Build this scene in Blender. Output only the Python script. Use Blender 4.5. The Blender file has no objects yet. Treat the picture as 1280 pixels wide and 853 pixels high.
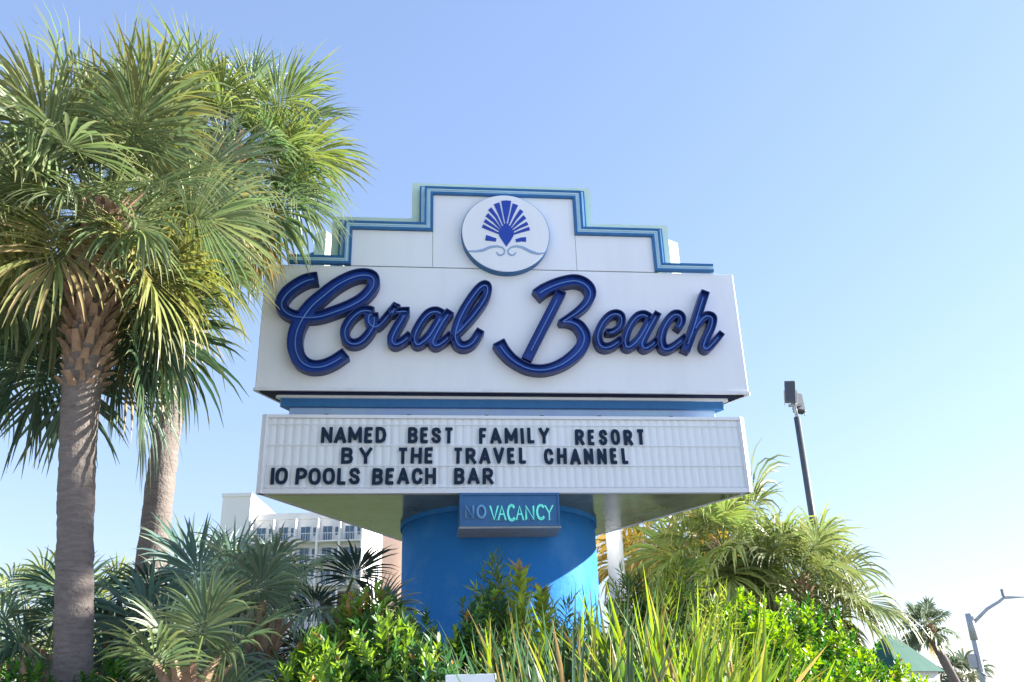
import bpy, math, random
import numpy as np
from mathutils import Vector, Matrix

# ------------------------------------------------------------------ camera, sky, sun, exposure
scene = bpy.context.scene
col = scene.collection
R = math.radians
CAM_Z = 1.6
PITCH, ROLL = R(23.36), R(1.68)
FPX = 1150.0
cam_data = bpy.data.cameras.new('camera')
cam_data.sensor_width = 36.0
cam_data.lens = FPX / 1280.0 * 36.0
cam_data.clip_end = 3000.0
cam_data.clip_start = 0.05
cam = bpy.data.objects.new('camera', cam_data)
col.objects.link(cam)
cam.matrix_world = (Matrix.Translation((0, 0, CAM_Z)) @ Matrix.Rotation(R(90) + PITCH, 4, 'X')
                    @ Matrix.Rotation(-ROLL, 4, 'Z'))
scene.camera = cam

SUN_EL, SUN_AZ = R(25), R(81)          # azimuth clockwise from +Y (the view direction)
world = bpy.data.worlds.new('World')
scene.world = world
world.use_nodes = True
nt = world.node_tree
nt.nodes.clear()
sky = nt.nodes.new('ShaderNodeTexSky')
sky.sky_type = 'NISHITA'
sky.sun_disc = False
sky.sun_elevation = SUN_EL
sky.sun_rotation = SUN_AZ
sky.altitude = 0
sky.air_density = 1.5
sky.dust_density = 0.5
sky.ozone_density = 6.0
bg = nt.nodes.new('ShaderNodeBackground')
bg.inputs['Strength'].default_value = 0.10
wo = nt.nodes.new('ShaderNodeOutputWorld')
gm = nt.nodes.new('ShaderNodeGamma')          # softens the sky's contrast evenly, all round
gm.inputs['Gamma'].default_value = 0.66
ti = nt.nodes.new('ShaderNodeMix')
ti.data_type = 'RGBA'
ti.blend_type = 'MULTIPLY'
ti.inputs['Factor'].default_value = 1.0
ti.inputs['B'].default_value = (1.0, 0.945, 1.08, 1)
nt.links.new(sky.outputs[0], gm.inputs[0])
nt.links.new(gm.outputs[0], ti.inputs['A'])
nt.links.new(ti.outputs['Result'], bg.inputs[0])
nt.links.new(bg.outputs[0], wo.inputs[0])

sun_d = bpy.data.lights.new('sun', 'SUN')
sun_d.energy = 4.3
sun_d.angle = R(0.5)
sun_d.color = (1.0, 0.96, 0.89)
sun = bpy.data.objects.new('sun', sun_d)
col.objects.link(sun)
sdir = Vector((math.sin(SUN_AZ) * math.cos(SUN_EL), math.cos(SUN_AZ) * math.cos(SUN_EL), math.sin(SUN_EL)))
sun.rotation_euler = sdir.to_track_quat('Z', 'Y').to_euler()
sun.location = sdir * 60

scene.view_settings.view_transform = 'Standard'
scene.view_settings.look = 'None'
scene.view_settings.gamma = 1.0
scene.view_settings.use_curve_mapping = False
scene.view_settings.exposure = 2.15

# ------------------------------------------------------------------ helpers
rng = np.random.default_rng(7)


def ray(px, py):
    X = (px - 640) / FPX
    Y = -(py - 426.5) / FPX
    c, s = math.cos(ROLL), math.sin(ROLL)
    X, Y = c * X + s * Y, -s * X + c * Y
    return Vector((X, math.cos(PITCH) - Y * math.sin(PITCH), math.sin(PITCH) + Y * math.cos(PITCH)))


def at(px, py, y):
    """point of the place that the photograph shows at a pixel, at distance y"""
    d = ray(px, py)
    return d * (y / d.y) + Vector((0, 0, CAM_Z))


def tag(o, label=None, cat=None, group=None, kind=None):
    if label: o['label'] = label
    if cat: o['category'] = cat
    if group: o['group'] = group
    if kind: o['kind'] = kind
    return o


def empty(name, loc, rz=0.0):
    o = bpy.data.objects.new(name, None)
    o.empty_display_size = 0.2
    col.objects.link(o)
    o.location = loc
    o.rotation_euler = (0, 0, rz)
    return o


class MB:
    def __init__(self):
        self.v, self.f = [], []

    def add(self, vs, fs):
        n = len(self.v)
        self.v += [tuple(p) for p in vs]
        self.f += [tuple(i + n for i in q) for q in fs]
        return self

    def box(self, x0, x1, y0, y1, z0, z1):
        vs = [(x, y, z) for z in (z0, z1) for y in (y0, y1) for x in (x0, x1)]
        fs = [(0, 2, 3, 1), (4, 5, 7, 6), (0, 1, 5, 4), (2, 6, 7, 3), (0, 4, 6, 2), (1, 3, 7, 5)]
        return self.add(vs, fs)

    def prism(self, poly, z0, z1):
        """vertical prism over an (x, y) polygon"""
        n = len(poly)
        vs = [(x, y, z0) for x, y in poly] + [(x, y, z1) for x, y in poly]
        fs = [tuple(range(n - 1, -1, -1)), tuple(range(n, 2 * n))]
        fs += [(i, (i + 1) % n, n + (i + 1) % n, n + i) for i in range(n)]
        return self.add(vs, fs)

    def slab(self, poly, y0, y1):
        """plate over an (x, z) polygon between depths y0 and y1"""
        n = len(poly)
        vs = [(x, y0, z) for x, z in poly] + [(x, y1, z) for x, z in poly]
        fs = [tuple(range(n)), tuple(range(2 * n - 1, n - 1, -1))]
        fs += [(i, n + i, n + (i + 1) % n, (i + 1) % n) for i in range(n)]
        return self.add(vs, fs)

    def tube(self, pts, rad, n=8, cap=True):
        pts = [Vector(p) for p in pts]
        m = len(pts)
        rad = rad if hasattr(rad, '__len__') else [rad] * m
        vs, fs = [], []
        t0 = (pts[1] - pts[0]).normalized()
        a = t0.orthogonal().normalized()
        for i, p in enumerate(pts):
            t = (pts[min(i + 1, m - 1)] - pts[max(i - 1, 0)]).normalized()
            a = (a - t * a.dot(t)).normalized()
            b = t.cross(a)
            for k in range(n):
                w = 2 * math.pi * k / n
                vs.append(p + (a * math.cos(w) + b * math.sin(w)) * rad[i])
        for i in range(m - 1):
            for k in range(n):
                k2 = (k + 1) % n
                fs.append((i * n + k, i * n + k2, (i + 1) * n + k2, (i + 1) * n + k))
        if cap:
            fs.append(tuple(range(n - 1, -1, -1)))
            fs.append(tuple(range((m - 1) * n, m * n)))
        return self.add(vs, fs)

    def mesh(self, name, mat, smooth=False):
        me = bpy.data.meshes.new(name)
        me.from_pydata(self.v, [], self.f)
        if smooth:
            me.polygons.foreach_set('use_smooth', [True] * len(me.polygons))
        me.update()
        if mat: me.materials.append(mat)
        return me

    def build(self, name, mat, parent=None, smooth=False, bevel=0.0):
        o = bpy.data.objects.new(name, self.mesh(name, mat, smooth))
        col.objects.link(o)
        if parent: o.parent = parent
        if bevel:
            b = o.modifiers.new('bevel', 'BEVEL')
            b.width = bevel
            b.segments = 2
            b.limit_method = 'ANGLE'
        return o


def np_mesh(name, V, F, mat, tint=None, smooth=False):
    """mesh from numpy arrays; F is (n,4) quads or (n,3) triangles"""
    me = bpy.data.meshes.new(name)
    V = np.asarray(V, dtype=np.float32)
    F = np.asarray(F, dtype=np.int32)
    k = F.shape[1]
    me.vertices.add(len(V))
    me.vertices.foreach_set('co', V.ravel())
    me.loops.add(F.size)
    me.loops.foreach_set('vertex_index', F.ravel())
    me.polygons.add(len(F))
    me.polygons.foreach_set('loop_start', np.arange(0, F.size, k, dtype=np.int32))
    me.polygons.foreach_set('loop_total', np.full(len(F), k, dtype=np.int32))
    if smooth:
        me.polygons.foreach_set('use_smooth', np.ones(len(F), dtype=bool))
    if tint is not None:
        a = me.color_attributes.new('tint', 'FLOAT_COLOR', 'POINT')
        T = np.ones((len(V), 4), dtype=np.float32)
        T[:, :3] = tint
        a.data.foreach_set('color', T.ravel())
    me.update(calc_edges=True)
    me.validate()
    if mat: me.materials.append(mat)
    return me


def np_obj(name, V, F, mat, parent=None, tint=None, smooth=False):
    o = bpy.data.objects.new(name, np_mesh(name, V, F, mat, tint, smooth))
    col.objects.link(o)
    if parent: o.parent = parent
    return o


# ------------------------------------------------------------------ materials
def mat_base(name, color, rough=0.6, metal=0.0, spec=0.5):
    m = bpy.data.materials.new(name)
    m.use_nodes = True
    b = m.node_tree.nodes['Principled BSDF']
    b.inputs['Base Color'].default_value = (*color, 1)
    b.inputs['Roughness'].default_value = rough
    b.inputs['Metallic'].default_value = metal
    b.inputs['Specular IOR Level'].default_value = spec
    return m, m.node_tree, b


def paint(name, c1, c2, rough=0.5, scale=2.0, streak=False, bump=0.0, bscale=40.0, metal=0.0, lo=0.35, hi=0.7, spec=0.5, fine=0.0):
    """weathered paint / plaster / metal: two tones mixed by noise (stretched down for streaks)"""
    m, t, b = mat_base(name, c1, rough, metal, spec)
    tc = t.nodes.new('ShaderNodeTexCoord')
    mp = t.nodes.new('ShaderNodeMapping')
    if streak: mp.inputs['Scale'].default_value = (1, 1, 0.12)
    t.links.new(tc.outputs['Object'], mp.inputs[0])
    n = t.nodes.new('ShaderNodeTexNoise')
    n.inputs['Scale'].default_value = scale
    n.inputs['Detail'].default_value = 8
    n.inputs['Roughness'].default_value = 0.65
    t.links.new(mp.outputs[0], n.inputs['Vector'])
    mr = t.nodes.new('ShaderNodeMapRange')
    mr.inputs['From Min'].default_value = lo
    mr.inputs['From Max'].default_value = hi
    t.links.new(n.outputs['Fac'], mr.inputs['Value'])
    mx = t.nodes.new('ShaderNodeMix')
    mx.data_type = 'RGBA'
    mx.inputs['A'].default_value = (*c1, 1)
    mx.inputs['B'].default_value = (*c2, 1)
    t.links.new(mr.outputs[0], mx.inputs['Factor'])
    t.links.new(mx.outputs['Result'], b.inputs['Base Color'])
    if bump:
        n2 = t.nodes.new('ShaderNodeTexNoise')
        n2.inputs['Scale'].default_value = bscale
        n2.inputs['Detail'].default_value = 6
        t.links.new(tc.outputs['Object'], n2.inputs['Vector'])
        bp = t.nodes.new('ShaderNodeBump')
        bp.inputs['Strength'].default_value = bump
        bp.inputs['Distance'].default_value = 0.02
        t.links.new(n2.outputs['Fac'], bp.inputs['Height'])
        t.links.new(bp.outputs[0], b.inputs['Normal'])
    return m


def leaf_mat(name, trans=0.35, rough=0.42, spec=0.5, gain=1.0):
    m = bpy.data.materials.new(name)
    m.use_nodes = True
    t = m.node_tree
    b = t.nodes['Principled BSDF']
    out = t.nodes['Material Output']
    at_ = t.nodes.new('ShaderNodeAttribute')
    at_.attribute_name = 'tint'
    hs = t.nodes.new('ShaderNodeHueSaturation')
    hs.inputs['Value'].default_value = gain
    t.links.new(at_.outputs['Color'], hs.inputs['Color'])
    t.links.new(hs.outputs[0], b.inputs['Base Color'])
    b.inputs['Roughness'].default_value = rough
    b.inputs['Specular IOR Level'].default_value = spec
    tr = t.nodes.new('ShaderNodeBsdfTranslucent')
    h2 = t.nodes.new('ShaderNodeHueSaturation')
    h2.inputs['Saturation'].default_value = 1.15
    h2.inputs['Value'].default_value = 1.5 * gain
    t.links.new(at_.outputs['Color'], h2.inputs['Color'])
    t.links.new(h2.outputs[0], tr.inputs['Color'])
    mx = t.nodes.new('ShaderNodeMixShader')
    mx.inputs[0].default_value = trans
    t.links.new(b.outputs[0], mx.inputs[1])
    t.links.new(tr.outputs[0], mx.inputs[2])
    t.links.new(mx.outputs[0], out.inputs['Surface'])
    return m


def emit_mat(name, color, strength, base=(0.05, 0.2, 0.2)):
    m, t, b = mat_base(name, base, 0.3)
    b.inputs['Emission Color'].default_value = (*color, 1)
    b.inputs['Emission Strength'].default_value = strength
    return m


M = {}
M['white'] = paint('white_sign_paint', (0.79, 0.81, 0.84), (0.72, 0.74, 0.77), 0.45, 1.6, True, lo=0.45, hi=0.8)
M['white2'] = paint('white_cabinet_paint', (0.76, 0.78, 0.81), (0.66, 0.67, 0.68), 0.5, 2.2, True, lo=0.45, hi=0.8)
M['plastic'] = paint('white_ribbed_plastic', (0.80, 0.83, 0.86), (0.74, 0.77, 0.80), 0.35, 1.3, True, lo=0.45, hi=0.8)
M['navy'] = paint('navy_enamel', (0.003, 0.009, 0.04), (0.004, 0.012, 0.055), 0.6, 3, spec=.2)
M['blue'] = paint('letter_blue_enamel', (0.004, 0.045, 0.30), (0.005, 0.052, 0.35), 0.35, 3)
M['rimblue'] = paint('letter_rim_blue', (0.004, 0.018, 0.115), (0.005, 0.022, 0.14), 0.4, 3)
M['band'] = paint('blue_border_paint', (0.015, 0.12, 0.30), (0.022, 0.15, 0.36), 0.45, 5, True)
M['bandlight'] = paint('pale_blue_tube', (0.46, 0.66, 0.78), (0.36, 0.58, 0.72), 0.3, 6)
M['teal'] = paint('pale_green_sheet', (0.52, 0.68, 0.56), (0.60, 0.72, 0.60), 0.55, 3)
M['lav'] = paint('faded_blue_sheet', (0.32, 0.42, 0.66), (0.38, 0.55, 0.66), 0.5, 2, True)
M['tube'] = mat_base('unlit_neon_glass', (0.10, 0.22, 0.58), 0.25)[0]
M['black'] = paint('marquee_letter_black', (0.004, 0.018, 0.045), (0.006, 0.025, 0.06), 0.6, 8, spec=.25)
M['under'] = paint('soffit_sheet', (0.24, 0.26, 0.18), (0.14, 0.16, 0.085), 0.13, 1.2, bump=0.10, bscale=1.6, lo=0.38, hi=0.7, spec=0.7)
M['column'] = paint('blue_column_stucco', (0.022, 0.19, 0.54), (0.08, 0.27, 0.58), 0.8, 1.6, False, 0.5, 10, lo=0.48, hi=0.85, spec=.2)
M['vac'] = paint('vacancy_box_blue', (0.018, 0.12, 0.30), (0.03, 0.15, 0.35), 0.4, 4)
M['vaclip'] = paint('vacancy_box_lip', (0.32, 0.36, 0.38), (0.22, 0.26, 0.30), 0.5, 4)
M['neon'] = emit_mat('lit_green_neon', (0.14, 0.75, 0.66), 0.20)
M['neonoff'] = mat_base('dark_neon_glass', (0.22, 0.50, 0.80), 0.2)[0]
M['post'] = paint('white_post_paint', (0.78, 0.78, 0.76), (0.6, 0.6, 0.57), 0.5, 3, True)
M['shell'] = paint('shell_blue', (0.010, 0.045, 0.34), (0.012, 0.055, 0.40), 0.4, 4)
M['scroll'] = paint('scroll_grey_blue', (0.25, 0.36, 0.55), (0.30, 0.42, 0.6), 0.5, 4)
M['dark'] = paint('dark_steel', (0.035, 0.045, 0.06), (0.06, 0.07, 0.08), 0.5, 8)
M['steel'] = paint('grey_steel', (0.30, 0.32, 0.34), (0.24, 0.26, 0.28), 0.5, 6)
M['galv'] = paint('galvanised_steel', (0.42, 0.43, 0.46), (0.34, 0.35, 0.38), 0.5, 6)
M['lens'] = mat_base('flood_lens', (0.03, 0.045, 0.07), 0.5, 0, .2)[0]
M['bark'] = paint('palm_bark', (0.20, 0.165, 0.145), (0.11, 0.09, 0.078), 0.9, 9, False, 0.9, 30, lo=0.35, hi=0.7)
bk = M['bark'].node_tree
for n_ in bk.nodes:
    if n_.type == 'MAPPING': n_.inputs['Scale'].default_value = (.7, .7, 3.2)
M['boot'] = paint('leaf_base_husk', (0.40, 0.27, 0.17), (0.20, 0.12, 0.075), 0.9, 7, True, 0.5, 40)
M['stem'] = paint('shrub_stem', (0.14, 0.10, 0.06), (0.09, 0.07, 0.04), 0.9, 9)
M['frond'] = leaf_mat('palm_frond', 0.30, 0.38, 0.55)
M['leaf'] = leaf_mat('shrub_leaf', 0.38, 0.40, 0.5)
M['stucco'] = paint('hotel_white_stucco', (0.78, 0.76, 0.74), (0.72, 0.70, 0.67), 0.8, 0.15, True)
M['peach'] = paint('peach_stucco', (0.74, 0.52, 0.38), (0.68, 0.47, 0.34), 0.8, 0.15, True)
M['glass'] = mat_base('window_glass', (0.05, 0.10, 0.16), 0.08, 0, 0.8)[0]
M['rail'] = paint('white_railing', (0.74, 0.74, 0.74), (0.68, 0.68, 0.68), 0.6, 1)
M['roofgreen'] = paint('green_metal_roof', (0.02, 0.09, 0.065), (0.03, 0.11, 0.08), 0.7, 2, True, spec=.2)
M['soil'] = paint('bark_mulch', (0.07, 0.045, 0.03), (0.12, 0.08, 0.05), 0.95, 8, bump=0.6, bscale=30)
M['grass'] = paint('sandy_ground', (0.40, 0.40, 0.38), (0.32, 0.32, 0.29), 0.95, 0.6, bump=0.4, bscale=20)
M['lawn'] = paint('lawn_grass', (0.05, 0.09, 0.02), (0.09, 0.12, 0.035), 0.95, 0.8, bump=0.4, bscale=30)
M['asphalt'] = paint('road_asphalt', (0.10, 0.10, 0.105), (0.13, 0.13, 0.13), 0.9, 3, bump=0.3, bscale=80)
M['concrete'] = paint('pavement_concrete', (0.52, 0.54, 0.57), (0.45, 0.47, 0.49), 0.9, 1.5, bump=0.2, bscale=50)
M['line'] = paint('road_line_paint', (0.75, 0.75, 0.72), (0.6, 0.6, 0.57), 0.8, 4)
M['signwhite'] = paint('small_sign_white', (0.82, 0.83, 0.85), (0.78, 0.79, 0.8), 0.4, 2)

# ------------------------------------------------------------------ the setting
g = MB()
g.add([(-900, -300, 0), (900, -300, 0), (900, 1500, 0), (-900, 1500, 0)], [(0, 1, 2, 3)])
tag(g.build('ground', M['grass']), kind='structure')
tag(MB().box(-60, 60, -1.6, 3.9, -0.1, 0.12).build('pavement', M['concrete'], bevel=0.01), kind='structure')
rd = tag(MB().add([(-200, -9.5, .004), (200, -9.5, .004), (200, -1.6, .004), (-200, -1.6, .004)], [(0, 1, 2, 3)]).build('road', M['asphalt']), kind='structure')
for i in range(24):
    x = -60 + i * 5
    MB().add([(x, -5.6, .009), (x + 2.5, -5.6, .009), (x + 2.5, -5.48, .009), (x, -5.48, .009)], [(0, 1, 2, 3)]).build('lane_line', M['line'], rd)
tag(MB().box(-90, 90, -70, -9.5, -0.1, 0.11).build('forecourt', M['concrete'], bevel=.01), kind='structure')
rd2 = tag(MB().add([(14, 3.95, .006), (26, 3.95, .006), (60, 200, .006), (40, 200, .006)], [(0, 1, 2, 3)]).build('side_road', M['asphalt']), kind='structure')

tag(MB().add([(-120, 3.92, .003), (13.5, 3.92, .003), (36, 122, .003), (-120, 122, .003)], [(0, 1, 2, 3)]).build('lawn', M['lawn']), kind='structure')


def bed_h(x, y):
    """height of the mounded planting bed"""
    def ss(t):
        t = max(0.0, min(1.0, t))
        return t * t * (3 - 2 * t)
    return 0.55 * ss((y - 4.2) / 1.6) * ss((27 - y) / 2.5) * ss((x + 15) / 2) * ss((11.5 - x) / 2) - 0.02


nx, ny = 54, 50
bv = [(-16 + 28.5 * i / nx, 4.0 + 23.5 * j / ny) for j in range(ny + 1) for i in range(nx + 1)]
bv = [(x, y, bed_h(x, y) + (random.Random(int(x * 977 + y * 131)).random() - .5) * .03) for x, y in bv]
bf = [(j * (nx + 1) + i, j * (nx + 1) + i + 1, (j + 1) * (nx + 1) + i + 1, (j + 1) * (nx + 1) + i) for j in range(ny) for i in range(nx)]
tag(MB().add(bv, bf).build('planting_bed', M['soil'], smooth=True), kind='structure')

# ------------------------------------------------------------------ the three-sided pylon sign
SA = R(6.28)
SO = Vector((-0.079, 14.0, 0.0))
sign = empty('pylon_sign', SO, SA)
tag(sign, 'tall three-sided white resort sign with blue script letters on a round blue column', 'sign')
su, sn = Vector((math.cos(SA), math.sin(SA), 0)), Vector((-math.sin(SA), math.cos(SA), 0))


def sp(px, py, yl=0.0):
    """pixel -> (u, z) on the sign-parallel plane at local depth yl"""
    d = ray(px, py)
    o = SO + sn * yl
    c = Vector((0, 0, CAM_Z))
    t = (o - c).dot(sn) / d.dot(sn)
    P = c + d * t - SO
    return (P.dot(su), P.z)


ZC = CAM_Z
Z_QB, Z_QT = 3.486 + ZC, 4.742 + ZC       # marquee bottom, top
Z_MB, Z_MT = 5.149 + ZC, 7.39 + ZC        # main cabinet bottom, top
S3 = math.sqrt(3)


def tri(w, inset, cut=0.05, y0=0.0):
    """equilateral plan, front edge on y0+inset, half width shrunk by the inset, corners cut"""
    w2 = w - inset * S3
    c = Vector((0, y0 + w / S3))
    pts = []
    for k in range(3):
        a = Vector((w2, y0 + inset)) - c
        q = math.radians(120 * k)
        ca, sa = math.cos(q), math.sin(q)
        cr = Vector((a.x * ca - a.y * sa, a.x * sa + a.y * ca)) + c
        # directions of the two edges leaving this corner
        e1 = Vector((-math.cos(q), -math.sin(q)))
        e2 = Vector((-math.cos(q + math.radians(-60)), -math.sin(q + math.radians(-60))))
        pts.append(cr + e1 * cut)
        pts.append(cr + e2 * cut)
    return [(p.x, p.y) for p in pts]


W_M, W_Q = 4.02, 3.86
# column
cc = (0.0, 2.32)
RC = 1.70
mb = MB()
zs = [0.2 + (Z_QB - 0.2) * i / 12 for i in range(13)]
mb.tube([(cc[0], cc[1], z) for z in zs], RC, 96)
mb.build('column', M['column'], sign, smooth=False)
for o in [sign.children[-1]]:
    me = o.data
    me.polygons.foreach_set('use_smooth', [len(p.vertices) == 4 for p in me.polygons])
MB().tube([(cc[0], cc[1], Z_QB - .09), (cc[0], cc[1], Z_QB + .02)], RC + .035, 96).build('column_collar', M['column'], sign)
# marquee cabinet
q_body = MB().prism(tri(W_Q, 0.06), Z_QB + .012, Z_QT - .01).build('marquee_cabinet', M['white2'], sign)
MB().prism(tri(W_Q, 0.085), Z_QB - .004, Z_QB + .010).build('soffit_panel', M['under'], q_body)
# bottom and top edge trims, and end trims, on the visible face
for k in range(3):
    rot = Matrix.Translation((0, W_Q / S3, 0)) @ Matrix.Rotation(R(120 * k), 4, 'Z') @ Matrix.Translation((0, -W_Q / S3, 0))
    mm = MB().box(-W_Q, W_Q, -.01, .075, Z_QB, Z_QB + .07)
    o = mm.build('bottom_trim', M['white'], q_body)
    o.matrix_local = rot
    o = MB().box(-W_Q, W_Q, -.01, .075, Z_QT - .05, Z_QT).build('top_trim', M['white'], q_body)
    o.matrix_local = rot
    for s in (-1, 1):
        x0_, x1_ = sorted((s * W_Q, s * (W_Q - .09)))
        o = MB().box(x0_, x1_, -.008, .07, Z_QB + .072, Z_QT - .052).build('end_trim', M['white'], q_body)
        o.matrix_local = rot
    # ribbed face sheet
    n = 60 * 12
    us = np.linspace(-W_Q + .09, W_Q - .09, n)
    per = (2 * (W_Q - .09)) / 60
    ph = (us - us[0]) / per
    yy = 0.044 - 0.019 * np.abs(np.sin(np.pi * ph)) ** 0.8
    V = np.concatenate([np.stack([us, yy, np.full(n, Z_QB + .072)], 1), np.stack([us, yy, np.full(n, Z_QT - .052)], 1)])
    F = np.stack([np.arange(n - 1), np.arange(1, n), np.arange(1, n) + n, np.arange(n - 1) + n], 1)
    o = np_obj('ribbed_face', V, F, M['plastic'], q_body)
    o.matrix_local = rot
# letter rails
for py in (531.5, 557, 582, 608.5):
    z = sp(633, py, 0)[1] + 0
    MB().box(-W_Q + .1, W_Q - .1, .006, .016, z - .008, z + .008).build('letter_rail', M['plastic'], q_body)


def catmull(P, k=10):
    P = [np.array(p, float) for p in P]
    if len(P) == 2:
        return [P[0] + (P[1] - P[0]) * t for t in np.linspace(0, 1, k)]
    Q = [2 * P[0] - P[1]] + P + [2 * P[-1] - P[-2]]
    out = []
    for i in range(1, len(Q) - 2):
        for j in range(k):
            t = j / k
            p0, p1, p2, p3 = Q[i - 1], Q[i], Q[i + 1], Q[i + 2]
            out.append(.5 * ((2 * p1) + (-p0 + p2) * t + (2 * p0 - 5 * p1 + 4 * p2 - p3) * t * t + (-p0 + 3 * p1 - 3 * p2 + p3) * t ** 3))
    out.append(P[-1])
    return out


def sdf_grid(strokes, h):
    """signed distance (positive inside) to a set of variable-width strokes with flat ends"""
    allp = np.concatenate([s[0] for s in strokes])
    mw = max(s[1].max() for s in strokes) + .06
    x0, z0 = allp.min(0) - mw
    x1, z1 = allp.max(0) + mw
    gx, gz = np.arange(x0, x1, h), np.arange(z0, z1, h)
    X, Z = np.meshgrid(gx, gz)
    best = np.full(X.shape, -9.0)
    for P, Wd in strokes:
        n = len(P) - 1
        arc = np.concatenate([[0], np.cumsum(np.linalg.norm(np.diff(P, axis=0), axis=1))])
        ta, tb = P[1] - P[0], P[-2] - P[-1]
        ta, tb = ta / np.linalg.norm(ta), tb / np.linalg.norm(tb)
        flat = np.linalg.norm(P[0] - P[-1]) > 1e-6
        for i in range(n):
            a, b = P[i], P[i + 1]
            d = b - a
            L2 = max((d * d).sum(), 1e-9)
            tr = ((X - a[0]) * d[0] + (Z - a[1]) * d[1]) / L2
            t = np.clip(tr, 0, 1)
            dist = np.hypot(X - a[0] - t * d[0], Z - a[1] - t * d[1])
            val = Wd[i] + (Wd[i + 1] - Wd[i]) * t - dist
            L = math.sqrt(L2)
            if arc[i] < 1.6 * Wd[0] and flat: val = np.minimum(val, (X - P[0][0]) * ta[0] + (Z - P[0][1]) * ta[1])
            if arc[-1] - arc[i + 1] < 1.6 * Wd[-1] and flat: val = np.minimum(val, (X - P[-1][0]) * tb[0] + (Z - P[-1][1]) * tb[1])
            best = np.maximum(best, val)
    return gx, gz, best


def contours(gx, gz, S, lev):
    """marching squares -> closed loops"""
    S = S - lev
    seg = {}
    ny_, nx_ = S.shape
    cells = np.argwhere((np.minimum.reduce([S[:-1, :-1], S[1:, :-1], S[:-1, 1:], S[1:, 1:]]) < 0) & (np.maximum.reduce([S[:-1, :-1], S[1:, :-1], S[:-1, 1:], S[1:, 1:]]) >= 0))
    pt = {}

    def ept(kind, i, j):
        key = (kind, i, j)
        if key not in pt:
            if kind == 0:
                a, b = S[j, i], S[j, i + 1]
                t = a / (a - b)
                pt[key] = (gx[i] + t * (gx[i + 1] - gx[i]), gz[j])
            else:
                a, b = S[j, i], S[j + 1, i]
                t = a / (a - b)
                pt[key] = (gx[i], gz[j] + t * (gz[j + 1] - gz[j]))
        return key
    for j, i in cells:
        c = [S[j, i] >= 0, S[j, i + 1] >= 0, S[j + 1, i + 1] >= 0, S[j + 1, i] >= 0]
        edges = [(0, i, j), (1, i + 1, j), (0, i, j + 1), (1, i, j)]
        ins, outs = [], []
        for e in range(4):
            a, b = c[e], c[(e + 1) % 4]
            if a and not b: outs.append(edges[e])
            if b and not a: ins.append(edges[e])
        for a, b in zip(outs, ins):
            seg[ept(*a)] = ept(*b)
    loops = []
    while seg:
        s0, nxt = seg.popitem()
        lp = [s0]
        while nxt in seg:
            lp.append(nxt)
            nxt = seg.pop(nxt)
        L = [pt[k] for k in lp]
        if len(L) > 14: loops.append(L)
    return loops


def simplify(loop, k=2):
    P = np.array(loop)
    for _ in range(2):
        P = .5 * P + .25 * (np.roll(P, 1, 0) + np.roll(P, -1, 0))
    return P[::k]


def curve_fill(loops, y_front, y_back, name, mat, parent):
    cu = bpy.data.curves.new('outline', 'CURVE')
    cu.dimensions = '2D'
    cu.fill_mode = 'BOTH'
    cu.extrude = (y_back - y_front) / 2
    for L in loops:
        s = cu.splines.new('POLY')
        s.points.add(len(L) - 1)
        s.points.foreach_set('co', np.concatenate([np.asarray(L), np.zeros((len(L), 1)), np.ones((len(L), 1))], 1).ravel())
        s.use_cyclic_u = True
    ob = bpy.data.objects.new('outline', cu)
    col.objects.link(ob)
    bpy.context.view_layer.update()
    me = bpy.data.meshes.new_from_object(ob.evaluated_get(bpy.context.evaluated_depsgraph_get()))
    bpy.data.objects.remove(ob)
    bpy.data.curves.remove(cu)
    me.name = name
    co = np.zeros(len(me.vertices) * 3, dtype=np.float32)
    me.vertices.foreach_get('co', co)
    co = co.reshape(-1, 3)
    yc = (y_front + y_back) / 2
    new = np.stack([co[:, 0], yc - co[:, 2], co[:, 1]], 1)
    me.vertices.foreach_set('co', new.ravel())
    me.materials.clear()
    me.materials.append(mat)
    me.update()
    o = bpy.data.objects.new(name, me)
    col.objects.link(o)
    o.parent = parent
    return o


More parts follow.
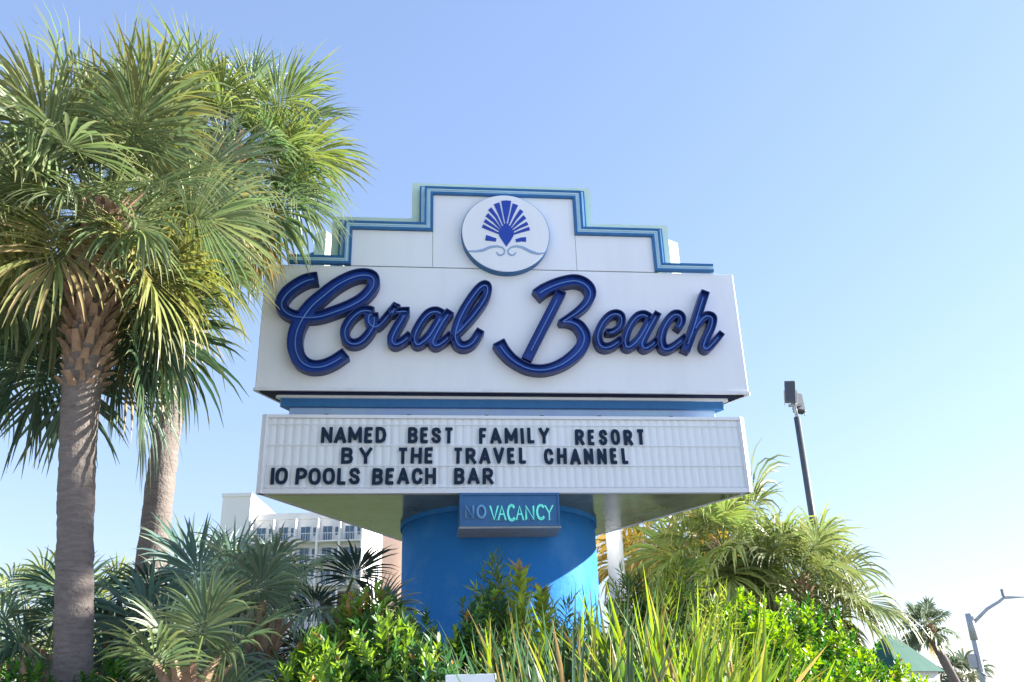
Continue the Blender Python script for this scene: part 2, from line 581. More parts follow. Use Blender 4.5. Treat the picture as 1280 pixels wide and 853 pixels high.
GL = {'N': [[(0, 0), (0, 1), (1, 0), (1, 1)]], 'A': [[(0, 0), (.5, 1), (1, 0)], [(.2, .27), (.8, .27)]], 'M': [[(0, 0), (0, 1), (.5, .2), (1, 1), (1, 0)]],
      'E': [[(1, 1), (0, 1), (0, 0), (1, 0)], [(0, .52), (.85, .52)]], 'F': [[(1, 1), (0, 1), (0, 0)], [(0, .5), (.85, .5)]], 'L': [[(0, 1), (0, 0), (1, 0)]],
      'D': [[(0, 0), (0, 1), (.5, 1), (.85, .86), (1, .5), (.85, .14), (.5, 0), (0, 0)]], 'I': [[(.5, 0), (.5, 1)]], 'T': [[(0, 1), (1, 1)], [(.5, 1), (.5, 0)]],
      'B': [[(0, 0), (0, 1), (.6, 1), (.88, .92), (.94, .76), (.82, .58), (.55, .53), (0, .53)], [(.5, .53), (.86, .46), (1, .27), (.88, .06), (.6, 0), (0, 0)]],
      'S': [[(.95, .8), (.8, .96), (.5, 1), (.15, .93), (.04, .75), (.18, .59), (.5, .5), (.84, .4), (.97, .24), (.84, .06), (.5, 0), (.18, .05), (.02, .2)]],
      'Y': [[(0, 1), (.5, .45), (.5, 0)], [(1, 1), (.5, .45)]], 'V': [[(0, 1), (.5, 0), (1, 1)]], 'H': [[(0, 0), (0, 1)], [(1, 0), (1, 1)], [(0, .5), (1, .5)]],
      'R': [[(0, 0), (0, 1), (.6, 1), (.92, .88), (.96, .72), (.84, .54), (.55, .47), (0, .47)], [(.45, .47), (1, 0)]],
      'P': [[(0, 0), (0, 1), (.6, 1), (.92, .88), (1, .7), (.86, .5), (.55, .42), (0, .42)]],
      'O': [[(.5 + .5 * math.copysign(abs(math.sin(t)) ** .8, math.sin(t)), .5 + .5 * math.copysign(abs(math.cos(t)) ** .8, math.cos(t))) for t in np.linspace(0, 2 * math.pi, 25)]],
      'C': [[(1, .76), (.86, .95), (.55, 1), (.2, .92), (.02, .65), (.02, .35), (.2, .08), (.55, 0), (.86, .05), (1, .24)]]}
WT = dict(N=1, A=1.08, M=1.25, E=.84, D=1, B=.95, S=.95, T=.95, F=.8, I=.36, L=.8, Y=1.05, R=1, O=1.02, H=1, C=.97, V=1.05, P=.92)
WT['1'] = .36
WT['0'] = .95
words = [('NAMED', 402, 483, 533.5, 553.5), ('BEST', 510, 567, 534.5, 554), ('FAMILY', 598.5, 687, 535, 555), ('RESORT', 718, 807, 537, 556),
         ('BY', 427, 465, 559.5, 579), ('THE', 497, 542, 559.5, 579.3), ('TRAVEL', 566, 659, 560, 579.5), ('CHANNEL', 679.5, 787, 560.5, 580),
         ('10', 338, 359, 585, 604.5), ('POOLS', 370, 450, 585, 605), ('BEACH', 465.5, 545, 585, 605), ('BAR', 567.5, 617, 585, 605)]
lr = random.Random(3)
for word, xa, xb, ya, yb in words:
    gap = .24
    if word == 'BY': gap = .55
    if word == '10': gap = .08
    tot = sum(WT[c] for c in word) + gap * (len(word) - 1)
    pos = 0
    for c in word:
        fa, fb = pos / tot, (pos + WT[c]) / tot
        pos += WT[c] + gap
        pxa, pxb = xa + (xb - xa) * fa, xa + (xb - xa) * fb
        u0, z1 = sp(pxa, ya, -.012)
        u1, z0 = sp(pxb, yb, -.012)
        z1 += lr.uniform(-.006, .006)
        z0 = z1 - 0.262
        gch = 'I' if c == '1' else ('O' if c == '0' else c)
        hw_ = .027
        sl = lr.uniform(-.006, .006)
        st = []
        for ln in GL[gch]:
            q = np.array(ln, float)
            wu = max(u1 - u0 - 2 * hw_, 0)
            end = hw_ * np.array([1, 1])
            P_ = np.stack([u0 + hw_ + q[:, 0] * wu + sl * q[:, 1], z0 + hw_ + q[:, 1] * (z1 - z0 - 2 * hw_)], 1)
            # open stroke ends reach the edge of the letter
            for e, f2 in ((0, 1), (-1, -2)):
                if np.linalg.norm(P_[0] - P_[-1]) > 1e-6:
                    t = P_[e] - P_[f2]
                    P_[e] = P_[e] + t / np.linalg.norm(t) * hw_ * (.95 if abs(t[1]) > abs(t[0]) * .5 else .3)
            st.append((P_, np.full(len(P_), hw_)))
        gx, gzz, S_ = sdf_grid(st, .005)
        lo_ = [np.array(L)[::2] for L in contours(gx, gzz, S_, 0.0)]
        curve_fill(lo_, -.014, -.003, 'letter', M['black'], q_body)

# neck between marquee and main cabinet
MB().prism(tri(W_M, 0.16), 5.085 + ZC, Z_MB).build('neck_light_band', M['white2'], sign)
MB().prism(tri(W_M, 0.20), 4.955 + ZC, 5.083 + ZC).build('neck_blue_band', M['band'], sign)
MB().prism(tri(W_M, 0.28), 4.70 + ZC, 4.953 + ZC).build('neck_pale_band', M['lav'], sign)
for u in (-2.9, -1.6, -.35, .55, 1.5, 2.7):
    MB().box(u - .03, u + .03, .16, .285, Z_QT, Z_QT + .07).build('bracket', M['navy'], sign)
# main cabinet
m_body = MB().prism(tri(W_M, 0.012, .03), Z_MB + .004, Z_MT).build('main_cabinet', M['white2'], sign)
MB().prism(tri(W_M, 0.03, .03), Z_MB - .022, Z_MB + .002).build('underside_panel', M['navy'], m_body)
for k in range(3):
    rot = Matrix.Translation((0, W_M / S3, 0)) @ Matrix.Rotation(R(120 * k), 4, 'Z') @ Matrix.Translation((0, -W_M / S3, 0))
    o = MB().box(-W_M + .015, W_M - .015, -.012, .010, Z_MB + .045, Z_MT - .012).build('face_panel', M['white'], m_body, bevel=.004)
    o.matrix_local = rot
    o = MB().box(-W_M, W_M, -.03, .010, Z_MB - .012, Z_MB + .042).build('bottom_edge_trim', M['white2'], m_body)
    o.matrix_local = rot

# stepped crest on every side
U1, U2, U3 = 1.245, 2.615, 3.66      # inner edges of the border: top, middle, end
ZL, ZM, ZT = 7.40 + ZC, 8.085 + ZC, 8.825 + ZC


def offset_path(path, d):
    """mitred offset of an axis-aligned polyline in (u, z); positive to the left of travel"""
    out = []
    for i, p in enumerate(path):
        ns = []
        if i > 0:
            t = (Vector(path[i]) - Vector(path[i - 1])).normalized()
            ns.append(Vector((-t.y, t.x)))
        if i < len(path) - 1:
            t = (Vector(path[i + 1]) - Vector(path[i])).normalized()
            ns.append(Vector((-t.y, t.x)))
        if len(ns) == 2 and (ns[0] - ns[1]).length > .1:
            out.append(Vector(p) + (ns[0] + ns[1]) * d)
        else:
            out.append(Vector(p) + ns[0] * d)
    return out


def band(path, d0, d1, y0, y1):
    a, b = offset_path(path, d0), offset_path(path, d1)
    m_ = MB()
    for i in range(len(path) - 1):
        m_.slab([(a[i].x, a[i].y), (a[i + 1].x, a[i + 1].y), (b[i + 1].x, b[i + 1].y), (b[i].x, b[i].y)], y0, y1)
    return m_


steps = [(-U3, ZL), (-U2, ZL), (-U2, ZM), (-U1, ZM), (-U1, ZT), (U1, ZT), (U1, ZM), (U2, ZM), (U2, ZL), (U3, ZL)]
for k in range(3):
    rot = Matrix.Translation((0, W_M / S3, 0)) @ Matrix.Rotation(R(120 * k), 4, 'Z') @ Matrix.Translation((0, -W_M / S3, 0))
    cr = MB().slab([(p.x, p.y) for p in reversed(offset_path(steps[1:-1], .10))], .012, .24)
    cr = cr.build('crest', M['teal'], sign)
    cr.matrix_local = rot
    MB().box(-U1 + .004, U1 - .004, -.012, .010, Z_MT + .006, ZT).build('crest_panel', M['white'], cr, bevel=.003)
    for s in (-1, 1):
        a, b = sorted((s * (U1 + .004), s * U2))
        MB().box(a, b, -.014, .010, Z_MT + .006, ZM - .001).build('crest_panel', M['white'], cr, bevel=.003)
    band(steps, 0.0, .042, -.075, .016).build('border_band', M['band'], cr)
    band(steps, .044, .110, -.060, .014).build('border_channel', M['bandlight'], cr)
    band(steps, .112, .150, -.075, .016).build('border_band', M['band'], cr)
    pth = offset_path(steps, .082)
    MB().tube([(p.x, -.068, p.y) for p in pth], .014, 6).build('border_tube', M['bandlight'], cr)
    band(steps[1:-1], .152, .205, .05, .13).build('border_return', M['bandlight'], cr)
    band(steps[1:-1], .207, .235, .07, .14).build('border_return', M['band'], cr)
    band(steps[1:-1], .152, .37, .18, .42).build('crest_return', M['teal'], cr)

# round shell emblem
dy = -.16
dc, dz, dr = .008, 8.008 + ZC, .765
disc = MB()
n = 72
circ = [(dc + dr * math.cos(2 * math.pi * i / n), dz + dr * math.sin(2 * math.pi * i / n)) for i in range(n)]
emblem = disc.slab(list(reversed(circ)), dy, -.016).build('emblem_drum', M['band'], sign)
c2 = [(dc + (dr - .012) * math.cos(2 * math.pi * i / n), dz + (dr - .012) * math.sin(2 * math.pi * i / n)) for i in range(n)]
MB().slab(list(reversed(c2)), dy - .012, dy - .001).build('emblem_face', M['white'], emblem)


def zp(zx, zy, ox, oy, s, yl):
    return sp(ox + zx / s, oy + zy / s, yl)


EY = dy - .013
def ez(x, y): return zp(x, y, 560, 230, 6.56, EY)
def eslab(pts, mat, name, y=EY - .012):
    P = [ez(*p) for p in pts]
    area = sum(P[i][0] * P[(i + 1) % len(P)][1] - P[(i + 1) % len(P)][0] * P[i][1] for i in range(len(P)))
    if area > 0: P = P[::-1]
    return MB().slab(P, y, EY + .001).build(name, mat, emblem)


eslab([(475, 318), (440, 355), (415, 395), (418, 425), (450, 475), (478, 516), (508, 475), (538, 425), (540, 395), (512, 355)], M['shell'], 'shell_body')
eslab([(436, 142), (478, 138), (518, 142), (500, 240), (482, 318), (468, 318), (452, 240)], M['shell'], 'shell_rib')


def rib(cpts, w0, w1):
    c = [Vector(p) for p in cpts]
    L_, R_ = [], []
    for i, p in enumerate(c):
        t = (c[min(i + 1, len(c) - 1)] - c[max(i - 1, 0)]).normalized()
        nn = Vector((-t.y, t.x))
        w = w0 + (w1 - w0) * i / (len(c) - 1)
        L_.append(p + nn * w)
        R_.append(p - nn * w)
    eslab([tuple(p) for p in L_ + R_[::-1]], M['shell'], 'shell_rib')


for pts in ([(398, 162), (425, 240), (455, 335)], [(342, 205), (395, 270), (440, 355)], [(318, 255), (375, 305), (430, 370)],
            [(300, 303), (365, 345), (422, 385)], [(283, 347), (350, 378), (416, 408)],
            [(552, 170), (525, 245), (495, 335)], [(604, 220), (555, 285), (512, 355)], [(630, 272), (575, 320), (524, 370)],
            [(652, 325), (590, 355), (534, 388)], [(668, 368), (600, 390), (540, 412)]):
    w0 = 24 if abs(pts[0][0] - 475) < 90 else (17 if abs(pts[0][0] - 475) < 160 else 14)
    rib(pts, w0, 6)
rib([(308, 443), (350, 452), (395, 462)], 22, 13)
rib([(640, 458), (600, 458), (556, 468)], 19, 12)


def escroll(pts, ws):
    c = [Vector(p) for p in pts]
    L_, R_ = [], []
    for i, p in enumerate(c):
        t = (c[min(i + 1, len(c) - 1)] - c[max(i - 1, 0)]).normalized()
        nn = Vector((-t.y, t.x))
        L_.append(p + nn * ws[i])
        R_.append(p - nn * ws[i])
    m_ = MB()
    for i in range(len(c) - 1):
        P = [ez(*L_[i]), ez(*L_[i + 1]), ez(*R_[i + 1]), ez(*R_[i])]
        area = sum(P[j][0] * P[(j + 1) % 4][1] - P[(j + 1) % 4][0] * P[j][1] for j in range(4))
        if area > 0: P = P[::-1]
        m_.slab(P, EY - .010, EY + .001)
    m_.build('wave_scroll', M['scroll'], emblem)


escroll([(165, 552), (225, 555), (285, 546), (345, 520), (400, 512), (445, 522), (466, 548), (458, 575), (435, 588), (410, 580), (398, 560)], [4, 8, 11, 10, 8, 6, 6, 6, 6, 6, 4])
escroll([(790, 568), (740, 575), (680, 558), (610, 522), (560, 512), (515, 522), (490, 548), (496, 575), (520, 588), (545, 582), (558, 562)], [4, 8, 11, 10, 8, 6, 6, 6, 6, 6, 4])


# ---- script channel letters
LY = -.20
def script(o, s, strokes, idx):
    ox, oy = o
    st, tubes = [], []
    for pts, w in strokes:
        P = np.array([zp(p[0], p[1], ox, oy, s, LY + .05) for p in catmull(pts, 8)])
        w = w if hasattr(w, '__len__') else [w, w]
        Wd = np.interp(np.linspace(0, 1, len(P)), np.linspace(0, 1, len(w)), w) / s * .0135
        st.append((P, Wd))
        tubes.append(P)
    h = .0075
    gx, gz, S = sdf_grid(st, h)
    outer = [simplify(L) for L in contours(gx, gz, S, 0.0)]
    inner = [simplify(L) for L in contours(gx, gz, S, 0.017)]
    yo = -.0035 * (idx % 3)
    rim = curve_fill(outer + inner, LY + yo, -.02, 'script_letter', M['rimblue'], sign)
    curve_fill([simplify(L) for L in contours(gx, gz, S, 0.010)], LY + .098 + yo, LY + .108 + yo, 'back_plate', M['blue'], rim)
    for P in tubes:
        k = 3
        Q = P[k:-k] if len(P) > 12 else P
        MB().tube([(p[0], LY + .055 + yo, p[1]) for p in Q], .013, 6).build('neon_tube', M['tube'], rim, smooth=True)


Z1, Z2, Z3, Z4 = ((340, 330), 6.093), ((420, 340), 6.4), ((605, 335), 6.093), ((730, 355), 7.11)
script(*Z1, [([(352, 112), (270, 125), (190, 165), (115, 225), (72, 300), (95, 360), (160, 397), (250, 408), (360, 402), (480, 365), (600, 318), (700, 258), (768, 175), (768, 108), (710, 86),
               (620, 100), (500, 160), (390, 245), (300, 325), (225, 430), (182, 540), (180, 650), (220, 740), (290, 783), (380, 783), (470, 748), (565, 685)], [48, 48, 42, 42, 44, 46, 50, 56, 56, 48, 46])], 0)
script(*Z2, [([(300, 325), (255, 312), (195, 318), (125, 375), (75, 460), (80, 540), (130, 577), (200, 562), (270, 490), (305, 410), (303, 335)], 36),
             ([(303, 335), (265, 350), (262, 405), (300, 440), (350, 425), (410, 360), (480, 275)], [34, 30, 28, 30, 32])], 1)
script(*Z2, [([(490, 262), (452, 330), (480, 322), (530, 318), (590, 318)], [32, 30, 26, 28, 30]),
             ([(560, 325), (525, 390), (480, 465), (448, 540), (470, 582), (530, 562), (600, 505)], [34, 38, 38, 36, 34])], 2)
script(*Z2, [([(860, 345), (800, 318), (735, 340), (672, 420), (630, 510), (635, 570), (670, 578), (740, 520), (800, 430), (850, 345)], 34),
             ([(915, 318), (865, 385), (805, 490), (775, 560), (800, 590), (860, 560), (925, 500)], [36, 38, 38, 34, 32])], 0)
script(*Z2, [([(935, 520), (1010, 450), (1110, 335), (1190, 220), (1213, 145), (1195, 108), (1145, 135), (1060, 250), (990, 380), (955, 500), (970, 572), (1020, 600), (1090, 570), (1158, 470)], [28, 34, 34, 34, 38, 40, 38, 34])], 1)
script(*Z3, [([(398, 215), (470, 165), (580, 120), (690, 100), (770, 128), (810, 190), (785, 265), (720, 332), (640, 385), (572, 425)], [50, 46, 46, 46, 44, 40, 34, 26, 20]),
             ([(572, 420), (650, 412), (720, 445), (762, 520), (745, 600), (680, 675), (580, 742), (460, 778), (340, 768), (230, 712), (155, 640), (108, 568)], [18, 36, 44, 48, 48, 44, 38, 36, 38, 44, 50])], 2)
# the straight stem of the capital stands as its own trough
script(*Z3, [([(590, 180), (505, 345), (415, 520), (322, 705)], 40)], 0)
script(*Z4, [([(190, 432), (265, 425), (325, 372), (330, 295), (285, 268), (220, 292), (155, 370), (122, 460), (140, 540), (190, 568), (260, 548), (335, 490)], [26, 32, 34, 36, 38, 38, 34])], 1)
script(*Z4, [([(590, 310), (530, 278), (465, 300), (405, 380), (368, 480), (370, 550), (405, 562), (470, 510), (530, 420), (585, 315)], 36),
             ([(655, 262), (610, 340), (550, 450), (515, 530), (535, 572), (590, 555), (655, 495)], [34, 38, 38, 34, 32])], 2)
script(*Z4, [([(825, 405), (862, 350), (862, 295), (825, 272), (775, 295), (715, 380), (685, 480), (698, 560), (740, 582), (805, 552), (905, 470)], [34, 36, 38, 40, 40, 36, 32])], 0)
script(*Z4, [([(1075, 72), (1030, 210), (965, 420), (895, 605)], 40),
             ([(975, 430), (1025, 345), (1085, 288), (1138, 305), (1128, 385), (1080, 490), (1062, 555), (1092, 578), (1150, 525), (1222, 440)], [28, 36, 38, 38, 38, 34, 30])], 1)

# vacancy box
vb = MB().box(-.80, .735, -.03, .60, 2.965 + ZC, 3.478 + ZC).build('vacancy_box', M['vac'], sign, bevel=.006)
MB().box(-.815, .75, -.045, .62, 2.93 + ZC, 2.963 + ZC).build('bottom_lip', M['vaclip'], vb)
for (a, b, c, d) in ((-.80, .735, 3.44, 3.478), (-.80, .735, 2.967, 3.0), (-.80, -.77, 3.002, 3.438), (.705, .735, 3.002, 3.438)):
    MB().box(a, b, -.05, -.031, c + ZC, d + ZC).build('face_frame', M['vac'], vb)
CH = {'N': [[(0, 0), (0, 1), (1, 0), (1, 1)]], 'O': [[(.5 + .5 * math.sin(t), .5 + .5 * math.cos(t)) for t in np.linspace(0, 2 * math.pi, 17)]],
      'V': [[(0, 1), (.5, 0), (1, 1)]], 'A': [[(0, 0), (.5, 1), (1, 0)], [(.22, .4), (.78, .4)]],
      'C': [[(.5 + .5 * math.sin(t), .5 + .5 * math.cos(t)) for t in np.linspace(.3 * math.pi, 1.75 * math.pi, 14)][::-1]],
      'Y': [[(0, 1), (.5, .48), (.5, 0)], [(1, 1), (.5, .48)]]}
CH['C'] = [[(1, .82), (.8, .97), (.5, 1), (.2, .9), (.02, .6), (.02, .4), (.2, .1), (.5, 0), (.8, .03), (1, .18)]]
for txt, xa, xb, ya, yb, mat, nm in (('N', 185, 275, 185, 325, 'neonoff', 'neon_letter'), ('O', 308, 405, 185, 325, 'neonoff', 'neon_letter'),
                                    ('V', 445, 540, 190, 345, 'neon', 'neon_letter'), ('A', 530, 620, 190, 345, 'neon', 'neon_letter'), ('C', 632, 715, 178, 355, 'neon', 'neon_letter'),
                                    ('A', 722, 808, 190, 345, 'neon', 'neon_letter'), ('N', 826, 920, 190, 340, 'neon', 'neon_letter'), ('C', 942, 1030, 178, 340, 'neon', 'neon_letter'), ('Y', 1030, 1128, 185, 345, 'neon', 'neon_letter')):
    u0, z1 = zp(xa, ya, 560, 610, 8.533, -.06)
    u1, z0 = zp(xb, yb, 560, 610, 8.533, -.06)
    m_ = MB()
    for ln in CH[txt]:
        for k, (sc, dyy) in enumerate(((1.0, -.06), (.80, -.066))):
            m_.tube([(u0 + (u1 - u0) * (.5 + (x - .5) * sc), dyy, z0 + (z1 - z0) * (.5 + (y - .5) * (sc if txt in 'OC' else .5 + sc / 2))) for x, y in ln], .0085, 6)
    m_.build(nm, M[mat], vb, smooth=True)
    for x in (.25, .75):
        MB().box(u0 + (u1 - u0) * x - .006, u0 + (u1 - u0) * x + .006, -.06, -.03, z0 - .004, z0 + .012).build('tube_support', M['vaclip'], vb)

# round white pole standing just behind the letter board
pu, pz = sp(769, 690, 4.0)
pw = SO + su * pu + sn * 4.0
wp = empty('white_pole', (pw.x, pw.y, 0))
tag(wp, 'round white painted pole standing close beside the blue column', 'pole')
MB().tube([(0, 0, 0), (0, 0, 3.4), (0, 0, 6.9)], [.165, .165, .16], 24).build('shaft', M['post'], wp, smooth=True)
MB().tube([(0, 0, 6.9), (0, 0, 6.96), (0, 0, 7.0)], [.18, .18, .05], 24).build('cap', M['post'], wp)
MB().tube([(0, 0, .3), (0, 0, .62)], .24, 16).build('base_flange', M['post'], wp)


# ------------------------------------------------------------------ palms
def frond_arrays(base, az, el, pet, Rb, rs, nleaf=44, spread=2.2, droop=1.0, tone=(.07, .13, .045), straw=0.0, width=1.0, arch=1.0):
    """one costapalmate fan frond: petiole strip + folded, tapering, drooping segments; returns V, F(quads), tint"""
    z = np.array([0, 0, 1.0])
    d = np.array([math.cos(el) * math.sin(az), math.cos(el) * math.cos(az), math.sin(el)])
    V, F, T = [], [], []
    tone = np.array(tone)
    # petiole bends down with gravity
    p = np.array(base, float)
    npt = 6
    ps = [p.copy()]
    for i in range(npt):
        d = d + np.array([0, 0, -1.0]) * (.07 * droop * arch * math.cos(el) + .02)
        d /= np.linalg.norm(d)
        p = p + d * pet / npt
        ps.append(p.copy())
    side = np.cross(d, z)
    if np.linalg.norm(side) < 1e-3: side = np.array([1.0, 0, 0])
    side /= np.linalg.norm(side)
    roll = rs.normal(0, .6)
    up = np.cross(side, d)
    side, up = side * math.cos(roll) + up * math.sin(roll), up * math.cos(roll) - side * math.sin(roll)
    pc = np.array([.17, .22, .08]) * (1 - straw) + np.array([.34, .25, .12]) * straw
    for i, q in enumerate(ps):
        w = .022 - .008 * i / npt
        V += [q - side * w, q + up * -.012, q + side * w, q + up * .012]
        T += [pc] * 4
        if i:
            o = (i - 1) * 4
            for k in range(4):
                F.append((o + k, o + (k + 1) % 4, o + 4 + (k + 1) % 4, o + 4 + k))
    # segments
    hub = ps[-1]
    costa = Rb * .30
    fold = rs.uniform(.25, .55)
    th = np.linspace(-1, 1, nleaf)
    S = [0.0, .18, .42, .62, .80, 1.0]
    Wp = [.15, .75, 1.0, .72, .42, .05]
    half = spread / nleaf * 1.15
    for j, t in enumerate(th):
        a = t * spread + rs.normal(0, .02)
        fw = max(0.0, math.cos(a * .5))
        dirv = d * math.cos(a) + side * math.sin(a) + up * fold * (abs(math.sin(a)) * .8 - .15)
        dirv = dirv + np.array(rs.normal(0, .045, 3))
        dirv /= np.linalg.norm(dirv)
        L = Rb * (.66 + .34 * fw) * rs.uniform(.85, 1.1)
        b = hub + d * costa * max(0, 1 - abs(t) * 1.25) - up * costa * .25 * max(0, 1 - abs(t)) ** 2
        dd = dirv.copy()
        pos = b.copy()
        dr = droop * rs.uniform(.5, 1.5)
        if rs.random() < .10: dr *= 2.5
        leafc = tone * rs.uniform(.78, 1.22) * np.array([rs.uniform(.9, 1.18), 1, rs.uniform(.85, 1.1)])
        if rs.random() < straw: leafc = np.array([.32, .24, .11]) * rs.uniform(.7, 1.2)
        tipc = leafc * .55 + np.array([.30, .24, .10]) * .45 if rs.random() < .5 + straw else leafc
        o = len(V)
        for k, s in enumerate(S):
            if k:
                step = (S[k] - S[k - 1]) * L
                g_ = dr * [0, .02, .07, .20, .34, .42][k]
                dd = dd + np.array([0, 0, -g_])
                dd /= np.linalg.norm(dd)
                pos = pos + dd * step
            nrm = up - dd * np.dot(up, dd)
            nn_ = np.linalg.norm(nrm)
            nrm = nrm / nn_ if nn_ > 1e-4 else up
            sd = np.cross(dd, nrm)
            w = half * min(s * L + .03 * Rb, .45 * L) * Wp[k] * 1.0 * width
            w = min(w, .034 * width)
            rz = w * .55
            c = leafc + (tipc - leafc) * max(0, (s - .6) / .4)
            V += [pos - sd * w + nrm * rz, pos, pos + sd * w + nrm * rz]
            T += [c, c * 1.15, c]
            if k:
                q = o + (k - 1) * 3
                F += [(q, q + 1, q + 4, q + 3), (q + 1, q + 2, q + 5, q + 4)]
    return V, F, T


def trunk_mesh(pts, rads, rs, n=20):
    """ringed, slightly irregular trunk along a smooth path"""
    P = catmull(pts, 40)
    m = len(P)
    rr = np.interp(np.linspace(0, 1, m), np.linspace(0, 1, len(rads)), rads)
    V, F = [], []
    for i, p in enumerate(P):
        t = P[min(i + 1, m - 1)] - P[max(i - 1, 0)]
        t = t / np.linalg.norm(t)
        a = np.cross(t, [0, 1, 0]); a /= np.linalg.norm(a)
        b = np.cross(t, a)
        ring = 1 + .018 * math.sin(i * 1.1) + .012 * math.sin(i * .37) + rs.normal(0, .010)
        for k in range(n):
            w = 2 * math.pi * k / n
            r_ = rr[i] * ring * (1 + .03 * math.sin(3 * w + i * .15) + rs.normal(0, .012))
            V.append(p + (a * math.cos(w) + b * math.sin(w)) * r_)
    for i in range(m - 1):
        for k in range(n):
            F.append((i * n + k, i * n + (k + 1) % n, (i + 1) * n + (k + 1) % n, (i + 1) * n + k))
    return np.array(V), np.array(F), P, rr


def palm(name, label, cat_group, base, crown, trad, nfr, pet, Rb, seed, el_lo=-60, el_hi=80, tone=(.07, .13, .045), boots=1.2, dead=.1,
         mid=None, nleaf=44, droop=1.0, bare_trunk=True, az_bias=None, boot_r=1.55, extra=(), old_tone=None, width=1.0, yellow=.15, clear_front=False):
    rs = np.random.default_rng(seed)
    base, crown = np.array(base, float), np.array(crown, float)
    root = empty(name, base)
    tag(root, label, 'palm', cat_group)
    B0 = np.array(base)
    mids = [np.array(q, float) for q in (mid or [])]
    path = [np.zeros(3)] + [q - B0 for q in mids] + [crown - B0]
    tr = trad if hasattr(trad, '__len__') else [trad * 1.12, trad, trad, trad * .95]
    V, F, P, rr = trunk_mesh(path, tr, rs)
    tk = np_obj('trunk', V, F, M['bark'], root, smooth=True)
    # old leaf bases criss-crossing below the crown
    if boots > 0:
        P = np.array(P)
        seg = np.concatenate([[0], np.cumsum(np.linalg.norm(np.diff(P, axis=0), axis=1))])
        tot = seg[-1]
        mb_ = MB()
        nb = int(95 * boots)
        for i in range(nb):
            s = tot - boots + boots * (i + .5) / nb
            s = min(s, tot)
            c = np.array([np.interp(s, seg, P[:, k]) for k in range(3)])
            w = i * 2.39996
            f_ = (s - (tot - boots)) / boots
            r_ = np.interp(s / tot, np.linspace(0, 1, len(tr)), tr) * .92
            out = np.array([math.sin(w), math.cos(w), 0])
            sd = np.array([math.cos(w), -math.sin(w), 0])
            L = (.09 + .16 * min(1, f_ * 2)) * rs.uniform(.7, 1.3)
            tip = c + out * (r_ + L * .45 * boot_r) + np.array([0, 0, L])
            b0 = c + out * r_ * .9
            ww = .05 * rs.uniform(.6, 1.2)
            tip = tip + rs.normal(0, .03, 3)
            vs = [b0 - sd * ww, b0 + sd * ww, b0 + sd * ww + [0, 0, .03] - out * .05, b0 - sd * ww + [0, 0, .03] - out * .05,
                  tip - sd * ww * .55, tip + sd * ww * .55, tip + sd * ww * .5 - out * .03, tip - sd * ww * .5 - out * .03]
            mb_.add(vs, [(0, 1, 5, 4), (1, 2, 6, 5), (2, 3, 7, 6), (3, 0, 4, 7), (4, 5, 6, 7)])
        bo = mb_.build('leaf_bases', M['boot'], tk)
        bo['kind'] = 'stuff'
    cpos = crown - B0
    specs = []
    for i in range(nfr):
        f_ = (i + .5) / nfr
        az = i * 2.39996 + rs.normal(0, .25)
        el = R(el_hi + (el_lo - el_hi) * f_ ** .9) + rs.normal(0, .12)
        specs.append((az, el, f_, 1.0))
    for ex in extra:
        specs.append((R(ex[0]), R(ex[1]), .7, ex[2:] if len(ex) > 3 else ex[2]))
    for az, el, f_, sc in specs:
        if clear_front and not isinstance(sc, tuple) and math.cos(az - math.pi) > .35 and el < R(-40): continue
        stalk, dk = 1.0, 1.0
        if isinstance(sc, tuple): sc, stalk, dk = sc
        sz = rs.uniform(.85, 1.12) * (1 - .25 * max(0, .18 - f_) / .18) * sc
        straw = 0.0
        tn = np.array(tone) * (1 + rs.normal(0, .12))
        if rs.random() < yellow: tn = tn * np.array([1.45, 1.2, .85])
        if old_tone is not None and rs.random() < max(0, f_ - .45) * 1.3: tn = np.array(old_tone) * rs.uniform(.8, 1.2)
        if f_ > .8 and rs.random() < dead * 4: straw = rs.uniform(.3, 1)
        if dk != 1.0: tn = np.array([.05, .095, .05]) * rs.uniform(.8, 1.2)  # low hanging fronds: the crown's shade is put into their leaf colour
        st = cpos + np.array([math.sin(az), math.cos(az), 0]) * tr[-1] * .6 + np.array([0, 0, .25 - .55 * f_])
        V, F, T = frond_arrays(st, az, el, pet * sz * stalk, Rb * sz, rs, nleaf, rs.uniform(2.0, 2.5), droop * (.65 + .7 * f_), tn, straw, width)
        np_obj('frond', np.array(V), np.array(F), M['frond'], root, np.array(T))
    return root


def gz(p):
    return bed_h(p[0], p[1]) - .05


def based(px, py, y, lower=None):
    p = at(px, py, y)
    return (p.x, p.y, gz(p))


# tall sabal palm in front, crown against the sky
A_c = at(130, 266, 9.0)
A_t = at(100, 520, 9.0)
A_m = at(94, 700, 9.0)
A_l = at(90, 853, 9.0)
A_b = A_m + (A_l - A_m) * ((A_m.z - .45) / (A_m.z - A_l.z))
palm('palm_tree', 'tall fan palm with a smooth grey trunk, in front of the leaning palm', 'tall fan palms beside the sign',
     (A_b.x, 9.0, gz(A_b)), A_c, [.195, .175, .17, .175, .21, .21], 80, .85, .98, 11, -60, 86, (.14, .185, .085), 2.25, .12,
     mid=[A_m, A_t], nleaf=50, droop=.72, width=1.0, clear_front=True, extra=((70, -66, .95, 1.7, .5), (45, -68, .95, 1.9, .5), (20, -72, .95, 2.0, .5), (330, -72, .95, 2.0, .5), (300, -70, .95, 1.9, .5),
            (275, -68, .98, 1.9, .5), (82, -58, 1.0, 1.7, .5), (78, -72, .95, 2.1, .5), (225, -48, 1.0, 1.25, 1.0), (240, -58, .95, 1.4, 1.0), (240, 62, 1.1), (280, 70, 1.1), (200, 70, 1.05), (320, 55, 1.1), (60, -50, 1.0, 1.4, .5)), yellow=.3)
